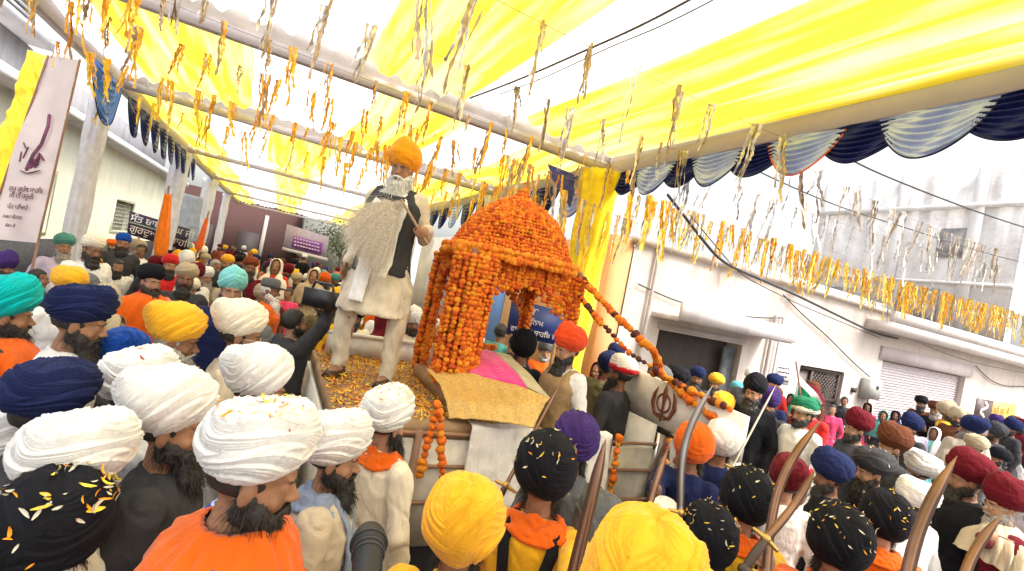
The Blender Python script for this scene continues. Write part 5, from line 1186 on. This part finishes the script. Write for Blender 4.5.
person(142, 246, 17, 200, 'young man with bare black hair in white shirt in front of the signboard', cc='white', head='hair', beard=None, zr=(1.4, 1.98))
person(60, 263, 22, 190, 'woman in violet headscarf between the lilac shirt and the amber turban', head='hood', tc='purple', cc='lilac', beard=None, zr=(1.4, 1.9))
person(6, 262, 30, 120, 'person in dusky purple turban at the left edge under the pink banner', 'peak', 'purple', 'maroon', zr=(1.4, 1.95))
person(40, 272, 26, 100, 'dark haired person behind the teal turban', head='hair', cc='dgrey', beard=None, zr=(1.4, 1.85))
person(153, 273, 32, 150, 'bearded man in black turban draped in a bright orange shawl', 'low', 'black', 'orange', 'kurta', 'full', scarf='shawl', scol='orange', zr=(1.4, 1.95), nod=4)
person(166, 304, 28, 135, 'woman in pale grey headscarf before the orange shawl', head='hood', tc='lilac', cc='white', beard=None, nod=15, zr=(1.4, 1.7))
person(191, 284, 22, 170, 'man in pale cream round cap like turban and olive jacket', 'low', 'cream', 'olive', 'jacket', 'short', nod=8, zr=(1.4, 1.8))
person(187, 271, 24, 180, 'man in khaki turban right behind the cream cap like turban', 'low', 'khaki', 'dgrey', zr=(1.4, 1.9))
person(157, 262, 20, 190, 'man in maroon turban behind the black turban and orange shawl', 'low', 'maroon', 'dgrey', zr=(1.4, 1.9))
person(171, 260, 20, 170, 'man in bright red turban beside the foot of the orange flag', 'low', 'red', 'red', zr=(1.4, 1.95))
person(182, 325, 56, 98, 'grey bearded man in smooth amber turban over the white turbans', 'egg', 'amber', 'maroon', 'kurta', 'full', 'grey', nod=16, zr=(1.45, 1.85))
person(127, 350, 58, 30, 'man in royal blue flattened turban behind the white turbans', 'egg', 'royal', 'grey', nod=12, ts=1.0)
person(145, 374, 80, 60, 'man in white turban with one dark petal next to the blue turban', 'band', 'white', 'white', nod=10, petals=4)
person(178, 402, 92, 100, 'black bearded man in finely wrapped white turban and charcoal kurta', 'egg', 'white', 'dgrey', 'kurta', 'full', sk=0, nod=4, turn=0, petals=2)
person(270, 440, 116, 88, 'large foreground man in white turban with petals, orange shawl and blue striped shirt', 'band', 'white', 'stripe', 'kurta', 'full', scarf='cape', scol='orange', sk=0, nod=26, petals=45, ts=1.12, s=None)
person(341, 438, 72, 92, 'black bearded man in white turban with bluish collar scarf and beige kurta', 'band', 'white', 'beige', 'kurta', 'full', scarf='neck', scol='bluegrey', nod=12, petals=8)
person(391, 408, 56, 45, 'man in petal strewn white turban, orange scarf and cream kurta by the float', 'band', 'white', 'cream', 'kurta', 'mid', scarf='neck', scol='orange', nod=2, petals=40)
person(266, 372, 66, 70, 'man in tall white turban without petals left of the float', 'egg', 'white', 'white', 'kurta', 'mid', nod=10)
person(246, 320, 50, 92, 'bearded man in cream turban, glasses and cream kurta', 'egg', 'cream', 'beige', 'kurta', 'full', nod=12, glasses=True, zr=(1.45, 1.9))
person(233, 281, 31, 172, 'man in light aqua turban, white shirt and dark suit', 'peak', 'aqua', 'navy', 'jacket', 'short', zr=(1.4, 1.95), sk=2)
person(272, 283, 24, 110, 'white bearded old man in grey cap turned right', head='cap', tc='grey', cc='orange', beard='full', bc='white', zr=(1.4, 1.95))
person(296, 322, 22, 165, 'woman in olive hooded shawl behind the tall white turban', head='hood', tc='olive', cc='olive', beard=None, zr=(1.35, 1.7))
person(228, 259, 14, 180, 'man in small amber turban far left of the aqua turban', 'low', 'amber', 'dgrey', zr=(1.4, 1.98))
person(251, 262, 17, 175, 'man in rust red turban between the aqua turban and the grey cap', 'low', 'rust', 'maroon', beard='mid', zr=(1.4, 1.95))
person(277, 262, 14, 190, 'woman in pale yellow headscarf and red clothes', head='hood', tc='cream', cc='red', beard=None, zr=(1.4, 1.95))
person(305, 256, 14, 40, 'person in black clothes with a white cap below the purple banner', head='cap', tc='white', cc='black', beard=None, zr=(1.4, 1.95))
person(289, 290, 16, 200, 'woman in bright pink clothes behind the olive hood', head='hair', cc='pink', beard=None, zr=(1.35, 1.8))
person(314, 272, 13, 170, 'person in beige shawl below the purple banner', head='hood', tc='khaki', cc='khaki', beard=None, zr=(1.35, 1.85))
person(405, 345, 22, 120, 'person in maroon shawl behind the legs of the standing man', head='hood', tc='maroon', cc='maroon', beard=None, pos=(1.25, 5.6), s=1.0)
person(0, 0, 20, 200, 'seated looking woman in crimson clothes behind the float tail board', head='hair', cc='red', beard=None, pos=(.85, 5.55), s=.9)
cmn = person(325, 290, 20, 60, 'dark dressed video cameraman left of the standing man', head='hair', cc='dgrey', kind='jacket', beard='short', pos=(.25, 4.75), s=.97, targetR=dict(at=P(337, 305, 4.6), grip=np.array([0, 0, 1.]), curl=.9))
# right of centre, near
person(466, 512, 88, 8, 'man in bright amber turban with a long diagonal fold and yellow shirt, seen from behind', 'dome', 'amber', 'yellow', 'kurta', 'mid', ts=None, seed=4)
person(648, 566, 134, 0, 'man in the large amber turban cut by the bottom edge', 'dome', 'amber', 'yellow', 'kurta', 'mid', seed=9)
person(548, 460, 66, 6, 'man in black petal strewn turban and yellow shirt just left of the straight bronze blade', 'dome', 'black', 'yellow', 'kurta', 'mid', scarf='neck', scol='orange', petals=46, straps=True, targetR=S3, seed=15)
person(577, 434, 50, 12, 'man in dark purple turban in front of the narrow white cloth', 'dome', 'purple', 'grey', petals=5)
person(600, 518, 56, 0, 'man in plain charcoal turban behind the bronze blade', 'dome', 'grey', 'dgrey', zr=(1.4, 1.8))
person(695, 441, 44, 15, 'man in plain orange turban and navy shirt before the emblem panel', 'dome', 'orange', 'navy', 'kurta', 'mid', targetL=S2, ts=1.05)
person(722, 436, 40, -10, 'man in white turban touching the plain orange turban', 'dome', 'white', 'navy', zr=(1.4, 1.8))
person(665, 512, 36, 20, 'person with small white head cloth beside the amber turban', 'low', 'white', 'white', zr=(1.3, 1.62))
person(708, 530, 68, -8, 'man in black turban strewn with white petals, nearest below the slender sword', 'dome', 'black', 'navy', petals=52, targetL=S1, seed=22)
person(747, 492, 62, -12, 'man in black petal strewn turban and yellow shirt right of the slender sword', 'dome', 'black', 'yellow', scarf='neck', scol='orange', petals=26, straps=True, targetR=S4, seed=29)
person(788, 472, 46, -10, 'man in plain deep maroon turban behind the long curved blade', 'egg', 'maroon', 'white')
person(830, 467, 43, -100, 'man in navy turban facing left beside the maroon turban', 'peak', 'navy', 'black', nod=15)
person(872, 461, 46, -120, 'man in blackish blue turban with light specks on top', 'low', 'dgrey', 'black', nod=15, petals=10)
person(885, 512, 62, -15, 'man in black turban with orange and white petals and an orange collar', 'dome', 'black', 'orange', scarf='neck', scol='orange', petals=34, targetR=S5, seed=36)
person(840, 533, 76, -12, 'man in black turban thick with white petals at the bottom right', 'dome', 'black', 'orange', scarf='neck', scol='orange', petals=70, targetL=S8, seed=43)
person(914, 492, 46, -60, 'man in cream white turban with broad wraps beside the broad blade', 'band', 'white', 'white', nod=14, ts=1.15)
person(920, 463, 38, -75, 'man in white turban behind the cream white one', 'band', 'white', 'grey', nod=8)
person(892, 438, 38, -120, 'bearded man in chestnut brown turban', 'peak', 'brown', 'dgrey', 'jacket', 'mid', nod=14)
person(857, 421, 32, -125, 'man in maroon turban and dark jacket right of the girl in pink', 'peak', 'maroon', 'dgrey', 'jacket', 'short', nod=8)
person(911, 423, 25, -140, 'man in royal navy turban near the shutter', 'peak', 'navy', 'dgrey', beard='mid')
person(804, 406, 30, -140, 'man in green turban with cream front band', 'low', 'green', 'white', 'kurta', 'short', band='cream', nod=6)
person(755, 385, 27, -160, 'bearded man in black turban and black jacket in front of the shop opening', 'peak', 'black', 'black', 'jacket', 'full', zr=(1.4, 1.95), nod=4)
person(752, 374, 18, -170, 'man in white turban right behind the black turban', 'low', 'white', 'grey', zr=(1.4, 1.95))
person(716, 379, 19, -160, 'man in small amber turban with face visible in front of the shop opening', 'low', 'amber', 'dgrey', zr=(1.4, 1.95))
person(737, 387, 17, -170, 'man in sky blue turban before the shop opening', 'low', 'sky', 'dgrey', zr=(1.4, 1.9))
person(698, 373, 17, 180, 'man in dark blue turban left in the shop opening', 'low', 'navy', 'dgrey', zr=(1.4, 1.95))
person(722, 402, 26, -20, 'man in plain amber turban seen from behind above the white turban', 'dome', 'amber', 'dgrey')
person(0, 0, 34, -130, 'long bearded man in vermilion turban and tan vest standing on the float', 'peak', 'vermilion', 'white', 'kurta', 'long', vest='tan', pos=(2.27, 3.36), s=.985, z0=.25, ts=1.05, nod=6)
person(0, 0, 36, -20, 'man in big black turban bent over the bed of the float', 'dome', 'black', 'black', 'kurta', 'full', pos=(2.16, 3.93), s=.90, z0=.25, ts=1.1, nod=10)
person(622, 364, 30, -60, 'man in white turban with red wrap behind the sloping garlands', 'low', 'white', 'dgrey', band='red', zr=(1.4, 1.9))
person(1004, 494, 56, -115, 'grey bearded man in maroon turban and glasses at the right edge', 'peak', 'maroon', 'maroon', 'kurta', 'mid', 'grey', nod=10, glasses=True, scarf='cape', scol='beige', targetR=S6, sk=2, turn=-10)
person(968, 468, 50, -110, 'man in wine red turban behind the broad blade', 'peak', 'maroon', 'black', 'jacket', 'mid', nod=12)
person(975, 442, 28, -130, 'man in pale grey cap turban right of the shutter', 'low', 'khaki', 'grey', beard='short', zr=(1.35, 1.8))
person(999, 454, 26, -120, 'man in black knitted cap at the right edge', 'low', 'black', 'dgrey', beard='mid', zr=(1.35, 1.8))
person(996, 430, 22, -60, 'man in dark slate turban under the poster', 'peak', 'dgrey', 'dgrey', beard='mid', zr=(1.35, 1.85))
person(1012, 425, 20, -120, 'man in slate blue turban at the right edge under the poster', 'peak', 'navy', 'dgrey', beard='mid', zr=(1.35, 1.85))
person(935, 430, 19, -165, 'woman in white and pale blue headscarf before the shutter', head='hood', tc='white', cc='aqua', beard=None, zr=(1.3, 1.62))
person(833, 406, 15, -170, 'girl in bright pink clothes sitting high before the gate', head='hair', cc='pink', beard=None, zr=(1.3, 1.6))
person(845, 398, 14, -170, 'woman with dark hair right behind the girl in pink', head='hair', cc='dgrey', beard=None, zr=(1.3, 1.7))
person(792, 396, 15, -150, 'woman in green headscarf left of the gate', head='hood', tc='green', cc='green', beard=None, zr=(1.3, 1.7))
person(853, 398, 12, 180, 'woman in dark headscarf between the gate and the meter box', head='hood', tc='maroon', cc='dgrey', beard=None, zr=(1.3, 1.7))
person(868, 405, 13, 180, 'woman in black and rose headscarf under the meter box', head='hood', tc='black', cc='pink', beard=None, zr=(1.3, 1.6))
person(884, 413, 14, 180, 'woman in dark teal headscarf at the left end of the shutter', head='hood', tc='greenteal', cc='dgrey', beard=None, zr=(1.3, 1.6))
person(896, 413, 13, 180, 'woman in navy headscarf just right of the dark teal one', head='hood', tc='navy', cc='navy', beard=None, zr=(1.3, 1.6))
person(495, 330, 16, 30, 'person with bare black hair seen through the canopy', head='hair', cc='greenteal', beard=None, pos=(3.0, 6.2), s=1.0)
person(493, 338, 16, 30, 'child in white head cloth seen through the canopy', 'low', 'white', 'white', beard=None, pos=(2.35, 5.5), s=.92)
person(545, 325, 16, 200, 'man in dark blue turban seen through the canopy', 'low', 'navy', 'navy', pos=(2.8, 5.3), s=.95)

# ------------------------------------------------------------------ the standing man on the float
feet = (0.80, 4.05)
hand_at = P(421, 234, 3.75); wh_at = P(408, 196, 3.78)
POSES['stand'] = dict(L=(-.25, .06, .86), R=(.25, .06, .86), curl=.4, stance=1.9, hintL=(-.1, -.7, -1), hintR=(.1, -.7, -1))
sm_root = None
hp = P(408, 157, 4.0); sc_ = (hp[2]-ZD)/1.735
print('standing head', hp, 'scale', sc_)
whd = np.array([-.42, .05, -.9]); whd = whd/np.linalg.norm(whd)
man = person(0, 0, 38, -158, 'white bearded man in saffron turban, grey vest and long white scarf standing on the float', 'peak', 'saffron', 'ecru', 'kurta', 'flowing', 'white', vest='dgrey', scarf='long', scol='white', pos=(hp[0]-.02, hp[1]), s=sc_, z0=ZD+.003, ts=1.05, nod=8, turn=-6, pose='stand', trous='ecru', targetL=dict(at=P(421, 233, 3.70), grip=P(405, 206, 3.66)-P(421, 233, 3.70), curl=1.3), cat='man')
# whisk of pale yak hair held by the standing man
wk = thing('hair_whisk', 'pale beige ceremonial hair whisk fanned out in front of the standing man', 'whisk', tuple(P(397, 212, 3.74))); wi = Matrix.Translation(-Vector(wk.location))
h0 = P(421, 233, 3.70); h1 = P(405, 206, 3.66)
mb = MB(); tube(mb, [h0-(h1-h0)*.4, h0+(h1-h0)*1.2], [.010, .011], n=10); o = obj('handle', mb, plain('wood_handle', (.35, .22, .12), .45), wk); o.matrix_parent_inverse = wi
mb = MB(); g = np.random.default_rng(5); top = P(400, 205, 3.655)
for k in range(8000):
    u = g.random(); fx = 336+40*u**.9+g.normal()*4; fy = 228+52*u+g.normal()*10; L_ = g.uniform(.75, 1.0)
    e = P(fx, fy, 3.64+g.normal()*.05); e = top+(e-top)*L_; m1 = top+(e-top)*.33+np.array([0, 0, .05+g.normal()*.006])+UC*.0; m2 = top+(e-top)*.7+np.array([0, 0, .035+g.normal()*.008]); st_ = top+g.normal(size=3)*.012
    d = np.cross(e-st_, F_); d /= np.linalg.norm(d); w_ = .00038
    mb.add([st_-d*w_, st_+d*w_, m1+d*w_, m1-d*w_, m2+d*w_*.9, m2-d*w_*.9, e+d*w_*.3, e-d*w_*.3], [(0, 1, 2, 3), (3, 2, 4, 5), (5, 4, 6, 7)])
o = obj('whisk_hair', mb, hair((.66, .57, .45)), wk); o.matrix_parent_inverse = wi
# cameras
def video_camera():
    p = P(322, 300, 4.35); t = thing('video_camera', 'dark shoulder video camera held left of the standing man', 'video camera', tuple(p), radians(-40)); bk = plain('camera_black', (.02, .02, .022), .4)
    mb = MB(); box(mb, (-.16, -.06, -.07), (.14, .06, .09)); obj('camera_body', mb, bk, t, False); mb = MB(); tube(mb, [(.14, 0, 0), (.2, 0, 0), (.27, 0, 0)], [.045, .05, .055], n=16); obj('lens', mb, bk, t); mb = MB(); tube(mb, [(-.12, 0, .09), (-.1, 0, .15), (.08, 0, .15), (.1, 0, .09)], .012, n=8); obj('carry_handle', mb, bk, t); mb = MB(); box(mb, (-.05, .063, .0), (.05, .12, .06)); obj('viewfinder', mb, bk, t, False)
video_camera()
p = P(368, 556, 1.02); t = thing('photo_camera', 'black camera lens poking up at the bottom edge between the white turbans', 'camera', tuple(p)); dirl = (P(370, 530, 1.1)-p); dirl /= np.linalg.norm(dirl); bk = plain('camera_dark', (.006, .006, .007), .5)
ci = Matrix.Translation(-Vector(t.location))
mb = MB(); tube(mb, [p-dirl*.09, p+dirl*.02, p+dirl*.022, p+dirl*.05], [.030, .031, .036, .038], n=24, caps=True); o = obj('lens', mb, bk, t); o.matrix_parent_inverse = ci
for k in (.0, .015, .034): 
    u_, w2_ = frame(dirl); mb = MB(); rr_ = .0325 if k < .02 else .0385; tube(mb, [p+dirl*k+(u_*cos(a)+w2_*sin(a))*rr_ for a in np.linspace(0, 2*pi, 25)], .0025, n=6); o = obj('lens_ring', mb, plain('rubber_grey', (.03, .03, .03), .6), t); o.matrix_parent_inverse = ci
mb = MB(); c_ = p-dirl*.13; u_, w2_ = frame(dirl); V = [c_+dirl*a*.04+RC*b*.065+np.cross(dirl, RC)*cc_*.04 for a in (-1, 1) for b in (-1, 1) for cc_ in (-1, 1)]; mb.add(V, [(0, 1, 3, 2), (4, 6, 7, 5), (0, 4, 5, 1), (2, 3, 7, 6), (0, 2, 6, 4), (1, 5, 7, 3)]); o = obj('camera_body', mb, bk, t, False); o.matrix_parent_inverse = ci
# a small flag cloth in white and green held up near the gate
fp = P(797, 372, 5.6); hf = thing('hand_flag', 'small green and white flag held slanting above the green turban', 'flag', tuple(fp)); hi_ = Matrix.Translation(-Vector(hf.location))
for nm_, a, c in (('white_stripe', 0, (.75, .72, .68)), ('green_stripe', 1, (.02, .30, .14))):
    pts = [[P(799+a*1, 373+a*10, 5.6), P(824+a*0, 404+a*4, 5.6)], [P(799, 383+a*14, 5.6), P(820-a*3, 409+a*2, 5.6)]]; mb = MB(); V = []
    for j in range(12):
        for i in range(16): u = i/15; v_ = j/11; V.append((pts[0][0]*(1-u)+pts[0][1]*u)*(1-v_)+(pts[1][0]*(1-u)+pts[1][1]*u)*v_+F_*(.03*sin(u*7+v_*2)+.004*a))
    mb.add(V, grid_faces(16, 12)); o = obj(nm_, mb, cloth(c), hf); o.matrix_parent_inverse = hi_
mb = MB(); tube(mb, [P(796, 362, 5.6), P(800, 390, 5.6), P(803, 425, 5.6)], .01, n=6); o = obj('stick', mb, brn, hf); o.matrix_parent_inverse = hi_

# ------------------------------------------------------------------ the rest of the crowd
def ok(x, y, dmin=.46):
    for px, py, s, D in PEOPLE:
        if (px-x)**2+(py-y)**2 < dmin**2: return False
    if X0-.35 < x < XR+.3 and YF-.42 < y < YB+.3: return False
    if XR-.2 < x < XR+.3 and 2.0 < y < 3.2: return False
    if abs(y-WY) < .35 and x > WX-.3: return False
    if y > WY and x > 4.6: return False
    return True
tcs = {'white': 'white', 'cream': 'cream', 'amber': 'amber', 'orange': 'orange', 'maroon': 'maroon', 'navy': 'navy', 'black': 'black', 'royal': 'royal blue', 'red': 'red', 'greenteal': 'dull teal', 'grey': 'grey', 'khaki': 'khaki', 'brown': 'brown', 'purple': 'purple', 'pink': 'pink', 'green': 'green', 'sky': 'sky blue'}
ccs = {'white': 'white', 'beige': 'beige', 'dgrey': 'charcoal', 'navy': 'navy', 'maroon': 'maroon', 'olive': 'olive', 'grey': 'grey', 'brown': 'brown', 'black': 'black', 'rust': 'rust brown', 'cream': 'cream', 'lilac': 'lilac', 'orange': 'orange', 'yellow': 'yellow', 'red': 'red', 'tan': 'tan'}
used = set()
HEROES = [(prj((px, py, 1.62*s)), s) for px, py, s, D in PEOPLE]
def filler(x, y, place, rr, pal, hoodp=.18):
    if not ok(x, y): return False
    fx, fy, fD = prj((x, y, 1.58))
    if fD < .8: return False
    for (hx_, hy_, hD), hs in HEROES:
        if hD > fD-.1 and hD < fD+9 and hD > 0:
            if abs(hx_-fx) < FPX*(.15/fD+.12/hD)*.95 and -FPX*.17/fD-FPX*.14/hD < hy_-fy < FPX*.5/fD: return False
    for _ in range(60):
        tk = rr.choice(pal); ck = rr.choice(list(ccs)); q_ = rr.random(); tp = 'headscarf' if q_ < hoodp else ('turban' if q_ < .82 or 'right' in place else 'bare black hair')
        if (tk, ck, tp, place) not in used: break
    used.add((tk, ck, tp, place))
    lb = f"{'woman' if tp == 'headscarf' else 'man'} in {tcs[tk]} {tp} and {ccs[ck]} clothes {place}"
    if tp[0] == 'b': lb = f"man with bare black hair in {ccs[ck]} clothes {place}"; tk = 'hair'
    if (tp, lb) in used: return False
    used.add((tp, lb))
    u = Vector((1.6-x, 3.8-y)).normalized() if rr.random() < .8 else Vector((rr.uniform(-1, 1), rr.uniform(-1, 1))).normalized()
    person(0, 0, 20, 0, lb, rr.choice(('peak', 'low', 'band', 'dome', 'egg')), tk if tk != 'hair' else 'black', ck, rr.choice(('kurta', 'kurta', 'jacket')), rr.choice(('short', 'mid', 'full')) if tp != 'headscarf' else None, rr.choice(('black', 'black', 'grey')), pos=(x, y), s=rr.uniform(.89, .985)*(.93 if tp == 'headscarf' else 1), ts=rr.uniform(.98, 1.12), head={'t': 'turban', 'h': 'hood', 'b': 'hair'}[tp[0]], world_face=atan2(-u.x, u.y), nod=rr.choice((0, 8)), turn=rr.choice((-25, 0, 0, 25)), tilt=rr.choice((0, 6)), pose=rr.choice(('down', 'fold', 'front')), seed=rr.randrange(100))
    return True
rr = random.Random(11); n = 0
allc = ['white', 'cream', 'maroon', 'navy', 'black', 'grey', 'khaki', 'brown', 'amber', 'orange', 'maroon', 'black', 'purple', 'red', 'white', 'greenteal', 'rust_']; allc.remove('rust_')
dark = ['maroon', 'navy', 'black', 'brown', 'grey', 'maroon', 'navy', 'purple', 'khaki']
zones = [(-2.6, 1.0, 6.0, 9.0, 'behind the left crowd near the float', 17, allc), (-2.6, 2.5, 9.2, 14, 'further down the street on the left', 30, allc), (-2.6, 3.5, 14, 22, 'far down the street', 32, allc), (-2.5, 4.0, 22, 34, 'at the far end of the street', 16, allc),
         (-1.5, .1, 3.2, 6.0, 'in the left crowd near the float', 10, ['white', 'cream', 'navy', 'khaki', 'grey']), (3.4, 4.9, 3.6, 6.4, 'before the shop opening', 7, dark), (4.6, 9.0, 2.6, 5.6, 'in the right crowd', 13, dark), (9.0, 15.5, 2.8, 5.7, 'by the right shutter', 15, dark), (2.9, 6.5, 1.1, 2.6, 'among the right dark turbans', 9, ['navy', 'black', 'maroon', 'black']), (.9, 3.0, 5.5, 7.5, 'behind the canopy', 8, ['white', 'navy', 'royal', 'black'])]
for x0, x1, y0, y1, place, cnt_, pal_ in zones:
    k = 0; tries = 0
    while k < cnt_ and tries < 400:
        tries += 1
        if filler(rr.uniform(x0, x1), rr.uniform(y0, y1), place, rr, pal_): k += 1
print('people', len(PEOPLE))

# ------------------------------------------------------------------ petals on the turbans
bpy.context.view_layer.update()
mb = MB()
for t, root, n in PETAL_T:
    me = t.data; v = getv(me); nn = getn(me); M = np.array(t.matrix_world); V = v@M[:3, :3].T+M[:3, 3]; N = nn@M[:3, :3].T
    N /= np.linalg.norm(N, axis=1)[:, None]+1e-9
    if np.mean(np.einsum('ij,ij->i', N, V-V.mean(0))) < 0: N = -N
    cand = np.where(N[:, 2] > (-.05 if 'black' in root['label'] else .7))[0]; 
    cl = [V[random.choice(cand)] for _ in range(8)]
    isb = 'black' in root['label']; k = 0
    while k < n:
        i = int(random.choice(cand))
        if random.random() > .4+.9*math.exp(-min(np.linalg.norm(V[i]-c) for c in cl)**2/.003): continue
        k += 1; c = random.choice((0, 1, 2, 2, 2, 1)) if isb else random.choice((1, 1, 0, 1, 3))
        petal(mb, V[i]+N[i]*.002, N[i]+np.array([random.gauss(0, .35), random.gauss(0, .35), random.gauss(0, .2)]), random.uniform(.012, .026)*(1.35 if root['label'].endswith('left corner') else 1), c)
stuff(obj('flower_petals', mb, pet))['label'] = 'pale and orange flower petals fallen on the turbans'
